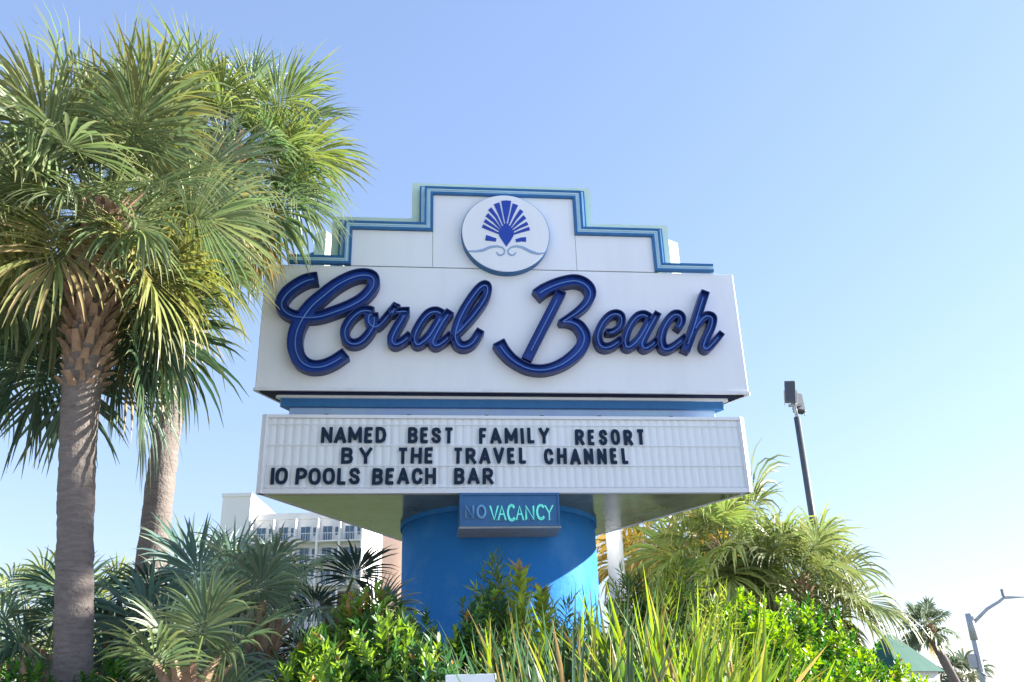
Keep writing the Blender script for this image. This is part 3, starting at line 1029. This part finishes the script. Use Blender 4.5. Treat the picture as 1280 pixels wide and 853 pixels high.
# second tall palm, leaning towards the sign
B_c = at(284, 195, 12.0)
B_t = at(222, 450, 12.0)
B_m = at(190, 700, 12.0)
B_b = at(183, 770, 12.0)
palm('palm_tree', 'tall fan palm leaning towards the sign, its fronds touching the first script letter', 'tall fan palms beside the sign',
     (B_b.x, 12.0, gz(B_b)), B_c, [.24, .21, .19, .18, .18, .20], 60, .86, .98, 23, -52, 86, (.115, .18, .08), 1.0, .12,
     mid=[B_m, B_t], nleaf=50, droop=.75, width=1.0, extra=((170, -70, 1.15), (190, -62, 1.25), (205, -60, 1.25), (80, 8, 1.12), (84, 28, 1.1)), yellow=.28)
# third palm at the edge of the picture
C_c = at(-55, 350, 11.0)
palm('palm_tree', 'shaded dark green fan palm beside the palm with the smooth grey trunk', 'tall fan palms beside the sign',
     (C_c.x - .3, 11.0, gz(C_c)), C_c, [.22, .19, .18, .19], 38, .85, 1.0, 31, -65, 75, (.06, .12, .07), .9, .05, nleaf=44, width=.85, droop=1.1)

# palm added out of view on the right, only to shade the smooth grey trunk
palm('palm_tree', 'added palm out of view, placed to shade the front trunk', 'tall fan palms beside the sign',
     (12.3, 11.55, .0), (12.0, 11.5, 10.1), [.22, .19, .18, .19], 44, .9, 1.05, 37, -60, 75, (.06, .11, .05), .9, .05, nleaf=36, droop=1.0, width=1.2)

# low palms under the tall ones
def low_palm(px, py, y, nfr, pet, Rb, seed, label, tone, lo=-40, hi=80, group='low fan palms under the tall palms', droop=1.0, extra=(), yellow=.0, name='fan_palm', nleaf=38, old=None, dead=.1, boots=.35, width=1.1):
    c = at(px, py, y)
    b = (c.x + .05, c.y, gz(c))
    return palm(name, label, group, b, c, [.16, .14, .13, .14], nfr, pet, Rb, seed, lo, hi, tone, boots, dead, nleaf=nleaf, droop=droop, extra=extra, yellow=yellow, old_tone=old, boot_r=1.2, width=width)


low_palm(330, 786, 9.6, 20, .46, .58, 41, 'low blue-green fan palm with hanging pale fronds in front of the hotel', (.16, .23, .15), -60, 85, droop=1.5, extra=((170, 60, 1.1), (190, -30, 1.0), (200, 75, 1.0)))
low_palm(265, 790, 10.4, 18, .50, .72, 43, 'low blue-green fan palm with stiff upright fans beside the leaning trunk', (.11, .19, .16), -35, 88, droop=.6)
low_palm(150, 790, 10.8, 14, .5, .75, 47, 'dark low fan palm showing between the two tall trunks', (.07, .13, .09), -20, 60, droop=.8)
low_palm(55, 835, 9.8, 14, .5, .7, 53, 'dark low fan palm beside the smooth grey trunk', (.07, .13, .08), -20, 60, droop=.9)
low_palm(235, 860, 7.4, 9, .25, .50, 59, 'small fan palm with a few narrow pale fronds low in the bed', (.12, .17, .08), 15, 80, droop=.7)
low_palm(425, 775, 10.6, 9, .34, .5, 61, 'dark small fan palm standing before the foot of the hotel', (.03, .06, .05), -10, 70, droop=.6)

# palms behind the sign to its right
low_palm(905, 690, 18.5, 50, .75, .95, 71, 'bushy green fan palm with one frond raised beside the end of the letter board', (.18, .235, .075), -65, 75, 'fan palms behind the hedge', 1.0, extra=((60, 66, 1.45), (40, 50, 1.35), (90, 30, 1.2)), boots=.6)
low_palm(1000, 735, 17.8, 56, .72, .92, 73, 'bushy green fan palm with drooping grey-green fronds below the floodlight pole', (.19, .235, .09), -70, 70, 'fan palms behind the hedge', 1.4, extra=((80, 55, 1.1), (110, 20, 1.1), (60, 40, 1.0)), boots=.6)
low_palm(832, 675, 21.0, 44, .8, 1.0, 79, 'golden yellow fan palm with old fronds under the corner of the letter board', (.32, .27, .07), -70, 65, 'fan palms behind the hedge', 1.3, yellow=.4, old=(.40, .24, .07), dead=.25, boots=.6)

# pale palms far behind on the left
low_palm(40, 770, 30, 18, 1.1, 1.3, 83, 'sunlit pale green fan palm far behind the smooth grey trunk', (.20, .25, .10), -50, 80, 'distant palms behind the bed', .9, nleaf=26)
low_palm(128, 775, 34, 18, 1.2, 1.4, 89, 'sunlit yellow-green fan palm far behind, between the two tall trunks', (.20, .24, .08), -50, 80, 'distant palms behind the bed', .9, nleaf=26)

# far palm by the street and a small one beyond it
fp = at(1158, 784, 60)
palm('palm_tree', 'distant fan palm with a slim bare trunk beside the green roof', 'distant street palms', (fp.x + 2.3, 60, -.05), fp, [.36, .30, .27, .27], 24, .75, .9, 97, -30, 80,
     (.14, .19, .12), 1.2, .2, mid=[Vector((fp.x + 1.3, 60, 3.4))], nleaf=22, droop=1.0, width=2.2)
fq = at(1196, 846, 75)
palm('palm_tree', 'short distant palm whose grey-green top rises low beyond the street', 'distant street palms', (fq.x, 75, -.05), fq, [.4, .36, .34, .34], 22, 1.0, 1.2, 101, -50, 75,
     (.10, .13, .09), .6, .2, nleaf=18, droop=1.0, width=2.2)


# ------------------------------------------------------------------ shrubs and sword-leaved plants
def leaf_cloud(P, D, N_, L, W, C):
    """kite-shaped folded leaves: positions, directions, normals, lengths, widths, colours"""
    n = len(P)
    D = D / np.linalg.norm(D, axis=1, keepdims=True)
    S = np.cross(D, N_)
    S /= np.maximum(np.linalg.norm(S, axis=1, keepdims=True), 1e-6)
    U = np.cross(S, D)
    L, W = L[:, None], W[:, None]
    V = np.stack([P, P + D * L * .45 - S * W + U * W * .35, P + D * L + U * -.12 * L, P + D * L * .45 + S * W + U * W * .35], 1)
    o = np.arange(n)[:, None] * 4
    F = np.concatenate([o + np.array([[0, 2, 1]]), o + np.array([[0, 3, 2]])], 0)
    T = np.repeat(C[:, None, :], 4, 1).reshape(-1, 3)
    return V.reshape(-1, 3), F, T


def shrub(label, c, rad, h, seed, tone, n=3600, L=.12, W=.026, group='leafy shrubs in the bed', young=(.20, .30, .05), lumps=16, redtip=0.0, name='shrub', ratio_young=.3):
    """many leafy shoots radiating out of a lumpy body, each with leaves in a spiral"""
    rs = np.random.default_rng(seed)
    x, y = c
    z0 = bed_h(x, y) - .03
    root = empty(name, (x, y, z0))
    tag(root, label, 'shrub', group)
    st = MB()
    ns = max(40, n // 16)
    Ps, Ds, Ns, Ls, Ws, Cs = [], [], [], [], [], []
    lump = rs.normal(0, 1, (lumps, 3)); lump /= np.linalg.norm(lump, axis=1, keepdims=True)
    amp = rs.uniform(-.22, .28, lumps)
    tone, young = np.array(tone), np.array(young)
    for i in range(ns):
        d = rs.normal(0, 1, 3); d /= np.linalg.norm(d)
        if d[2] < -.25: d[2] = -d[2]
        k = 1 + (amp * np.exp(-((1 - lump @ d) * 5))).sum()
        rr_ = rs.uniform(.62, 1.0) if i % 4 else rs.uniform(.3, .7)
        tip = d * np.array([rad, rad, h * .55]) * k * rr_ + np.array([0, 0, h * .45])
        if tip[2] < .05: continue
        gd = d * np.array([.6, .6, .4]) + np.array([0, 0, .75]) + rs.normal(0, .22, 3)
        gd /= np.linalg.norm(gd)
        sl = rs.uniform(.16, .34) * (L / .12) ** .5
        nl = 16
        isyoung = rs.random() < ratio_young * (1.5 if rr_ > .8 else .3)
        ccol = (young if isyoung else tone) * rs.uniform(.75, 1.25)
        a0 = rs.uniform(0, 6.28)
        b0 = tip - gd * sl
        if i % 3 == 0:
            st.tube([(tip * .15)[0:3], b0 * .7 + np.array([0, 0, .05]), b0, tip], [.012, .008, .005, .003], 4, False)
        e1 = np.cross(gd, [.3, .9, .1]); e1 /= np.linalg.norm(e1)
        e2 = np.cross(gd, e1)
        for j in range(nl):
            f_ = j / nl
            w = a0 + j * 2.39996
            out = e1 * math.cos(w) + e2 * math.sin(w)
            dd = out * (1.0 - .65 * f_) + gd * (.35 + .75 * f_) + rs.normal(0, .15, 3)
            Ps.append(b0 + gd * sl * f_)
            Ds.append(dd)
            Ns.append(gd + rs.normal(0, .2, 3))
            Ls.append(L * rs.uniform(.5, 1.35) * (1 - .35 * f_))
            Ws.append(W * rs.uniform(.8, 1.2) * (1 - .25 * f_))
            cc_ = ccol * (1 + .25 * f_) * rs.uniform(.85, 1.15)
            if redtip and f_ > .6 and isyoung and a0 < 6.28 * redtip: cc_ = np.array([.40, .22, .06])
            if rs.random() < .02: cc_ = np.array([.26, .17, .07]) * rs.uniform(.6, 1.2)
            Cs.append(cc_)
    V, F, T = leaf_cloud(np.array(Ps), np.array(Ds), np.array(Ns), np.array(Ls), np.array(Ws), np.array(Cs))
    o = np_obj('foliage', V, F, M['leaf'], root, T)
    o['kind'] = 'stuff'
    st.build('stems', M['stem'], root)
    return root


def sword(label, c, n, L, W, seed, tone, yellow, yr=.3, straw=.06, lean=(0, 0), group='sword-leaved clumps in the bed', upright=.25, name='sword_leaf_plant', base_z=0.0):
    rs = np.random.default_rng(seed)
    x, y = c
    z0 = bed_h(x, y) - .03
    root = empty(name, (x, y, z0))
    tag(root, label, 'plant', group)
    S = np.array([0, .2, .42, .64, .84, 1.0])
    Wp = np.array([.75, 1.0, 1.0, .85, .5, .04])
    V, F, T = [], [], []
    tone, yellow = np.array(tone), np.array(yellow)
    for i in range(n):
        az = rs.uniform(0, 2 * math.pi)
        tilt = abs(rs.normal(0, upright)) + .06
        d = np.array([math.sin(az) * math.sin(tilt) + lean[0], math.cos(az) * math.sin(tilt) + lean[1], math.cos(tilt)])
        d /= np.linalg.norm(d)
        Lf = L * rs.uniform(.62, 1.08)
        pos = np.array([rs.normal(0, .11), rs.normal(0, .11), base_z])
        sd = np.cross(d, [math.sin(az + rs.normal(0, .6)), math.cos(az + .3), .1])
        sd /= np.linalg.norm(sd)
        cl = (yellow if rs.random() < yr else tone) * rs.uniform(.75, 1.25)
        if rs.random() < straw: cl = np.array([.38, .27, .13]) * rs.uniform(.8, 1.2)
        bend = rs.uniform(.03, .24) * (1 + 2.2 * tilt)
        o = len(V)
        tipc = np.array([.36, .26, .10]) if rs.random() < .25 else cl * 1.1
        for k, s in enumerate(S):
            if k:
                d = d + np.array([math.sin(az) * .3, math.cos(az) * .3, -.9]) * bend * s * s
                d /= np.linalg.norm(d)
                pos = pos + d * (S[k] - S[k - 1]) * Lf
            nr = np.cross(sd, d)
            w = W * Wp[k]
            c_ = cl + (tipc - cl) * max(0, (s - .8) / .2)
            V += [pos - sd * w + nr * w * .4, pos, pos + sd * w + nr * w * .4]
            T += [c_, c_ * .9, c_]
            if k:
                q = o + (k - 1) * 3
                F += [(q, q + 1, q + 4, q + 3), (q + 1, q + 2, q + 5, q + 4)]
    lf = np_obj('leaves', np.array(V), np.array(F), M['leaf'], root, np.array(T))
    lf['kind'] = 'stuff'
    return root


def top(px, py, y):
    """position and height above the bed of a plant whose top shows at a pixel"""
    p = at(px, py, y)
    return (p.x, p.y), p.z - bed_h(p.x, p.y)


# bright shrubs left of the middle
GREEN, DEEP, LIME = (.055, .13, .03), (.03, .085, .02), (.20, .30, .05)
for i, (px, py, y, rad, tone, yg, lab) in enumerate([
        (450, 762, 9.2, .62, GREEN, .45, 'bright green leafy shrub with orange-tinged tips beside the blue-green palm'),
        (520, 768, 8.8, .55, GREEN, .35, 'bright green narrow-leaved shrub before the shaded side of the blue column'),
        (586, 772, 8.3, .48, (.05, .12, .045), .3, 'mixed green shrub behind the small white board'),
        (395, 800, 7.6, .45, GREEN, .45, 'low lime-tipped shrub in front of the blue-green palm'),
        (470, 808, 7.0, .50, (.05, .125, .03), .4, 'low dense green shrub in front of the taller bright shrubs'),
        (545, 815, 6.9, .42, (.045, .11, .04), .25, 'low dark shrub next to the small white board')]):
    c, h = top(px, py, y)
    shrub(lab, c, rad, h * 1.1, 200 + i, tone, 5200, .12, .022, young=LIME, ratio_young=yg, redtip=.12 if i in (0, 3) else .03)
# leafy hedge on the right
for i, (px, py, y, rad, lab) in enumerate([
        (930, 764, 12.0, .85, 'glossy green hedge shrub next to the sword-leaved clumps'),
        (1000, 770, 12.2, .90, 'glossy green hedge shrub below the drooping palm fronds'),
        (1060, 800, 12.6, .80, 'glossy hedge shrub where the hedge starts to step down'),
        (1105, 840, 13.0, .60, 'last low hedge shrub before the green roof'),
        (965, 812, 9.6, .7, 'lower hedge shrub in front of the glossy hedge row'),
        (1040, 832, 10.0, .65, 'lower hedge shrub with pale new leaves in front of the hedge row')]):
    c, h = top(px, py, y)
    shrub(lab, c, rad, h * (1.16 if i in (0, 1, 4) else .98), 230 + i, (.055, .15, .025), 5200, .105, .032, 'hedge shrubs right of the column', young=(.22, .34, .04), ratio_young=.45)
# dark shrubs on the left
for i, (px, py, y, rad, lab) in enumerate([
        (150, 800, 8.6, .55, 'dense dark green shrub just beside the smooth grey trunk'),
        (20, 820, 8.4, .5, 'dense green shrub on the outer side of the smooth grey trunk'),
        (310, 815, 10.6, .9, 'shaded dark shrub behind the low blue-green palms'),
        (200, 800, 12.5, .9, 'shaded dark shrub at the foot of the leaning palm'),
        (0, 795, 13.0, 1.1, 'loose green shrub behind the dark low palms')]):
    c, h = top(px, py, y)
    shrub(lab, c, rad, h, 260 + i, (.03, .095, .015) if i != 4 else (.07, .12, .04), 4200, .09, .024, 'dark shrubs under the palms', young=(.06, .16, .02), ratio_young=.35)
# sword-leaved clumps in the middle and on the right
SW = [(610, 792, 8.0, .3, (.06, .11, .05), .25, 'dull green sword-leaved clump behind the small white board'),
      (665, 775, 8.2, .25, (.055, .10, .05), .2, 'green sword-leaved clump before the middle of the blue column'),
      (712, 772, 8.4, .25, (.055, .105, .045), .25, 'tall green sword-leaved clump before the sunlit part of the column'),
      (758, 748, 8.8, .3, (.06, .11, .05), .25, 'tallest grey-green sword-leaved clump before the white post'),
      (818, 742, 8.4, .35, (.10, .16, .03), .6, 'yellow-green sword-leaved clump beside the tallest clump'),
      (868, 765, 8.2, .4, (.11, .17, .03), .6, 'spreading yellow sword-leaved clump at the start of the hedge'),
      (905, 800, 7.6, .4, (.12, .17, .03), .65, 'low golden sword-leaved clump in front of the hedge'),
      (830, 800, 7.0, .35, (.09, .15, .03), .45, 'lime sword-leaved clump with dry leaves at its middle'),
      (740, 805, 6.8, .3, (.045, .09, .045), .15, 'dark green sword-leaved clump in front of the tall clumps'),
      (660, 815, 6.6, .3, (.04, .085, .045), .12, 'dark sword-leaved clump beside the small white board')]
for i, (px, py, y, upr, tone, yr, lab) in enumerate(SW):
    c, h = top(px, py, y)
    sword(lab, c, 190, h * 1.06, .031, 300 + i, np.array(tone) * 1.25, (.25, .33, .05), yr, .04, upright=upr * 1.2)
# feathery narrow-leaved shrubs between the sword leaves and the column
for i, (px, py, y, rad, lab) in enumerate([
        (628, 742, 9.3, .42, 'feathery narrow-leaved shrub before the shaded middle of the column'),
        (690, 768, 9.4, .42, 'feathery narrow-leaved shrub before the sunlit patch of the column'),
        (800, 742, 9.6, .48, 'tall feathery shrub in front of the round white pole'),
        (850, 735, 9.4, .55, 'feathery yellow-green shrub under the corner of the letter board')]):
    c, h = top(px, py, y)
    shrub(lab, c, rad, h * 1.06, 280 + i, (.09, .15, .045), 5600, .19, .011, 'feathery shrubs before the column', young=(.28, .34, .07), ratio_young=.5)
# tall flowering shoots standing out of the shrubs
for i, (px, py, y, lab) in enumerate([(650, 703, 8.4, 'tall upright leafy shoot with a pinkish tip before the blue column'),
                                     (676, 730, 8.5, 'shorter leafy shoot beside the tall pink-tipped shoot')]):
    c, h = top(px, py, y)
    rs = np.random.default_rng(400 + i)
    root = empty('leafy_shoot', (c[0], c[1], bed_h(*c) - .03))
    tag(root, lab, 'plant', 'leafy shoots before the column')
    MB().tube([(0, 0, 0), (.03, 0, h * .5), (0, 0, h - .05)], [.014, .011, .004], 6).build('stem', M['stem'], root, smooth=True)
    n = 150
    f_ = np.sqrt(np.linspace(.18, 1, n))
    w = np.arange(n) * 2.39996
    out = np.stack([np.sin(w), np.cos(w), np.zeros(n)], 1)
    P = np.stack([.03 * np.sin(f_ * 3.14), 0 * f_, f_ * (h - .05)], 1)
    D = rs.normal(0, .25, (n, 3)) + out * (1.2 - .45 * f_[:, None]) + np.array([0, 0, 1.0]) * (.5 + .4 * f_[:, None])
    C = np.where(f_[:, None] > .985, np.array([[.36, .26, .14]]), np.array([[.30, .38, .08]]) * rs.uniform(.6, 1.3, (n, 1)))
    V, F, T = leaf_cloud(P, D, np.tile([0, 0, 1.0], (n, 1)) + rs.normal(0, .15, (n, 3)), .17 * rs.uniform(.7, 1.2, n), np.full(n, .028), C)
    o = np_obj('foliage', V, F, M['leaf'], root, T)
    o['kind'] = 'stuff'

# ------------------------------------------------------------------ small white board at the front of the bed
p0, p1 = at(557, 844, 6.2), at(620, 844, 6.2)
bx = (p0.x + p1.x) / 2
bw = (p1.x - p0.x) / 2
brd = empty('notice_board', (bx, 6.2, bed_h(bx, 6.2) - .02))
tag(brd, 'small plain white board on a post in front of the sword-leaved plants', 'sign')
bt = p0.z - brd.location.z
MB().box(-bw, bw, -.012, .012, bt - .26, bt).build('board', M['signwhite'], brd, bevel=.004)
MB().box(-.03, .03, .014, .06, -.2, bt - .04).build('post', M['galv'], brd)

# ------------------------------------------------------------------ floodlight pole
tp, bp_ = at(996, 522, 21.5), at(1012, 626, 21.5)
fl = empty('floodlight_pole', (tp.x, 21.5, 0))
tag(fl, 'dark steel pole carrying two floodlights, rising behind the drooping palm', 'light pole')
hz = tp.z
MB().tube([(0, 0, 0), (0, 0, hz * .5), (0, 0, hz)], [.10, .085, .075], 14).build('pole', M['dark'], fl, smooth=True)
MB().tube([(0, 0, hz), (0, 0, hz + .42)], .04, 10).build('mast_top', M['steel'], fl, smooth=True)
MB().box(-.16, .16, -.03, .03, hz + .28, hz + .34).build('crossarm', M['steel'], fl)
for (dx, dyy, dz, rz, rx) in ((-.10, -.12, .62, -.35, .22), (.13, .16, .42, .35, -.22)):
    lamp = MB().box(-.16, .16, -.10, .10, -.30, .30).build('floodlight', M['dark'], fl, bevel=.02)
    lamp.location = (dx, dyy, hz + dz)
    lamp.rotation_euler = (rx, .12, rz)
    lamp.scale = (.82, .82, .9)
    MB().box(-.135, .135, -.116, -.102, -.26, .26).build('lens', M['lens'], lamp)
    MB().box(-.19, -.165, -.02, .02, -.36, .05).build('yoke', M['steel'], lamp)
    MB().box(.165, .19, -.02, .02, -.36, .05).build('yoke', M['steel'], lamp)
    for q in range(6):
        MB().box(-.14, .14, .102, .14, -.25 + q * .09, -.23 + q * .09).build('cooling_fin', M['dark'], lamp)

# ------------------------------------------------------------------ street lamp
s_t = at(1211, 768, 33)
s_l = empty('street_lamp', (s_t.x, 33, 0))
tag(s_l, 'grey street lamp pole with a bent arm reaching over the road', 'street lamp')
h = s_t.z
MB().tube([(0, 0, 0), (0, 0, h * .6), (0, 0, h)], [.14, .105, .095], 14).build('pole', M['galv'], s_l, smooth=True)
MB().tube([(0, 0, h - .85), (0, 0, h + .02)], .125, 14).build('sleeve', M['galv'], s_l, smooth=True)
a1 = at(1255, 748.5, 33) - Vector((s_t.x, 33, 0))
a2 = at(1300, 744, 33) - Vector((s_t.x, 33, 0))
MB().tube([(.1, 0, h - .28), (a1.x * .5, 0, (h - .28) * .5 + a1.z * .5 + .05), (a1.x * .85, 0, a1.z - .1), (a1.x, 0, a1.z + .03), (a2.x, 0, a2.z)], [.06, .055, .05, .05, .05], 10).build('arm', M['galv'], s_l, smooth=True)
head = MB().box(-.1, .75, -.16, .16, -.1, .07).build('lamp_head', M['galv'], s_l, bevel=.04)
head.location = (a2.x, 0, a2.z)
MB().box(.08, .6, -.12, .12, -.125, -.102).build('lens', M['lens'], head)
MB().tube([(a1.x + .0, 0, a1.z + .08), (a1.x + .0, 0, a1.z + .32)], .06, 8).build('photocell', M['steel'], s_l)
MB().box(-.32, -.11, -.09, .09, h - 1.75, h - 1.3).build('signal_box', M['galv'], s_l, bevel=.02)
MB().tube([(-.2, 0, h - 1.72), (.05, -.14, h - 2.0), (.22, -.05, h - 2.02), (.14, .1, h - 1.9)], .035, 6).build('cable', M['steel'], s_l)

# ------------------------------------------------------------------ kiosk with green roof
k0, k1, kt = at(1088, 824, 46), at(1178, 836, 46), at(1133, 789, 46)
kx = (k0.x + k1.x) / 2
kk = empty('kiosk', (kx, 47.5, 0), R(28))
tag(kk, 'low building with a steep dark green hipped roof beyond the hedge', 'building')
hw = (k1.x - k0.x) / 2 * .95
ez_, zt = k0.z - .6, kt.z
MB().box(-hw * .86, hw * .86, -hw * .86, hw * .86, 0, ez_).build('wall', M['stucco'], kk)
rf = MB().add([(-hw, -hw, ez_), (hw, -hw, ez_), (hw, hw, ez_), (-hw, hw, ez_), (-.25, 0, zt), (.25, 0, zt)],
              [(0, 1, 5, 4), (1, 2, 5), (2, 3, 4, 5), (3, 0, 4), (3, 2, 1, 0)]).build('roof', M['roofgreen'], kk)
for s in (-1, 1):
    wdw = MB().box(s * hw * .4 - .5, s * hw * .4 + .5, -hw * .86 - .05, -hw * .86 - .003, 1.1, 2.5).build('window', M['rail'], kk)
    MB().box(s * hw * .4 - .42, s * hw * .4 + .42, -hw * .86 - .07, -hw * .86 - .052, 1.18, 2.42).build('pane', M['glass'], wdw)

# ------------------------------------------------------------------ hotel behind
HY = 130.0
hA, hB, hCp = at(282, 621.5, HY), at(314, 620, HY), at(455, 640, HY)
hot = empty('hotel_building', (0, HY, 0))
tag(hot, 'white high-rise hotel with rows of balconies and a taller plain stair tower', 'building')
xl, xm, xr = hA.x - .4, hB.x, hCp.x
zt_ = hA.z
zw = at(380, 646, HY).z
MB().box(xl, xm, 0, 30, -.1, zt_).build('stair_tower', M['stucco'], hot)
MB().box(xl - .15, xm + .15, -.15, 30.15, zt_ + .003, zt_ + .5).build('tower_parapet', M['stucco'], hot)
MB().box(xm + .003, xr, 1.6, 18.5, -.1, zw).build('wall', M['stucco'], hot)
MB().box(xm + .003, xr + .003, 1.45, 18.6, zw + .003, zw + .9).build('roof_parapet', M['stucco'], hot)
nb_, FH = 5, 3.05
bwid = (xr - xm - .5) / nb_
nf = int((zw - 2) / FH)
for i in range(nb_ + 1):
    x = xm + .25 + i * bwid
    MB().box(x - .12, x + .12, .02, 1.598, -.1, zw - .2).build('balcony_fin', M['stucco'], hot)
for fI in range(nf):
    z = zw - .35 - (fI + 1) * FH
    for b_ in range(nb_):
        x0_, x1_ = xm + .25 + b_ * bwid + .125, xm + .25 + (b_ + 1) * bwid - .125
        MB().box(x0_, x1_, .05, 1.597, z - .18, z).build('balcony_slab', M['stucco'], hot)
        rl = MB().box(x0_, x1_, .08, .14, z + .98, z + 1.06).build('railing', M['rail'], hot)
        bars = MB()
        for q in range(9):
            xx = x0_ + .1 + (x1_ - x0_ - .2) * q / 8
            bars.box(xx - .02, xx + .02, .09, .13, z + .004, z + .978)
        bars.build('railing_bars', M['rail'], rl)
        wl = (x1_ - x0_)
        wd = MB().box(x0_ + wl * .12, x0_ + wl * .62, 1.52, 1.596, z + .003, z + 2.35).build('window', M['rail'], hot)
        for (qa, qb) in ((.15, .36), (.38, .59)):
            MB().box(x0_ + wl * qa, x0_ + wl * qb, 1.49, 1.517, z + .12, z + 2.25).build('pane', M['glass'], wd)
        w2 = MB().box(x0_ + wl * .72, x0_ + wl * .93, 1.52, 1.596, z + .9, z + 2.2).build('window', M['rail'], hot)
        MB().box(x0_ + wl * .745, x0_ + wl * .905, 1.49, 1.517, z + .98, z + 2.12).build('pane', M['glass'], w2)
# end wall windows
for fI in range(nf):
    z = zw - 1.2 - (fI + 1) * FH
# peach building behind the hotel
pA, pB = at(484, 700, 150), at(560, 700, 150)
pe = empty('peach_building', ((pA.x + pB.x) / 2, 160, 0), R(38))
tag(pe, 'peach coloured high-rise showing beside the blue column', 'building')
bwid2 = 14
zt2 = at(500, 640, 150).z
MB().box(-bwid2 / 2, bwid2 / 2, -7, 7, -.1, zt2).build('wall', M['peach'], pe)
MB().box(-bwid2 / 2 - .2, bwid2 / 2 + .2, -7.2, 7.2, zt2 + .003, zt2 + .8).build('parapet', M['stucco'], pe)
for fI in range(9):
    z = zt2 - 3 - fI * 3.05
    for q in range(4):
        x = -5.2 + q * 3.4
        wd = MB().box(x - .7, x + .7, -7.09, -7.003, z - .9, z + .7).build('window', M['rail'], pe)
        MB().box(x - .6, x + .6, -7.13, -7.092, z - .8, z + .6).build('pane', M['glass'], wd)
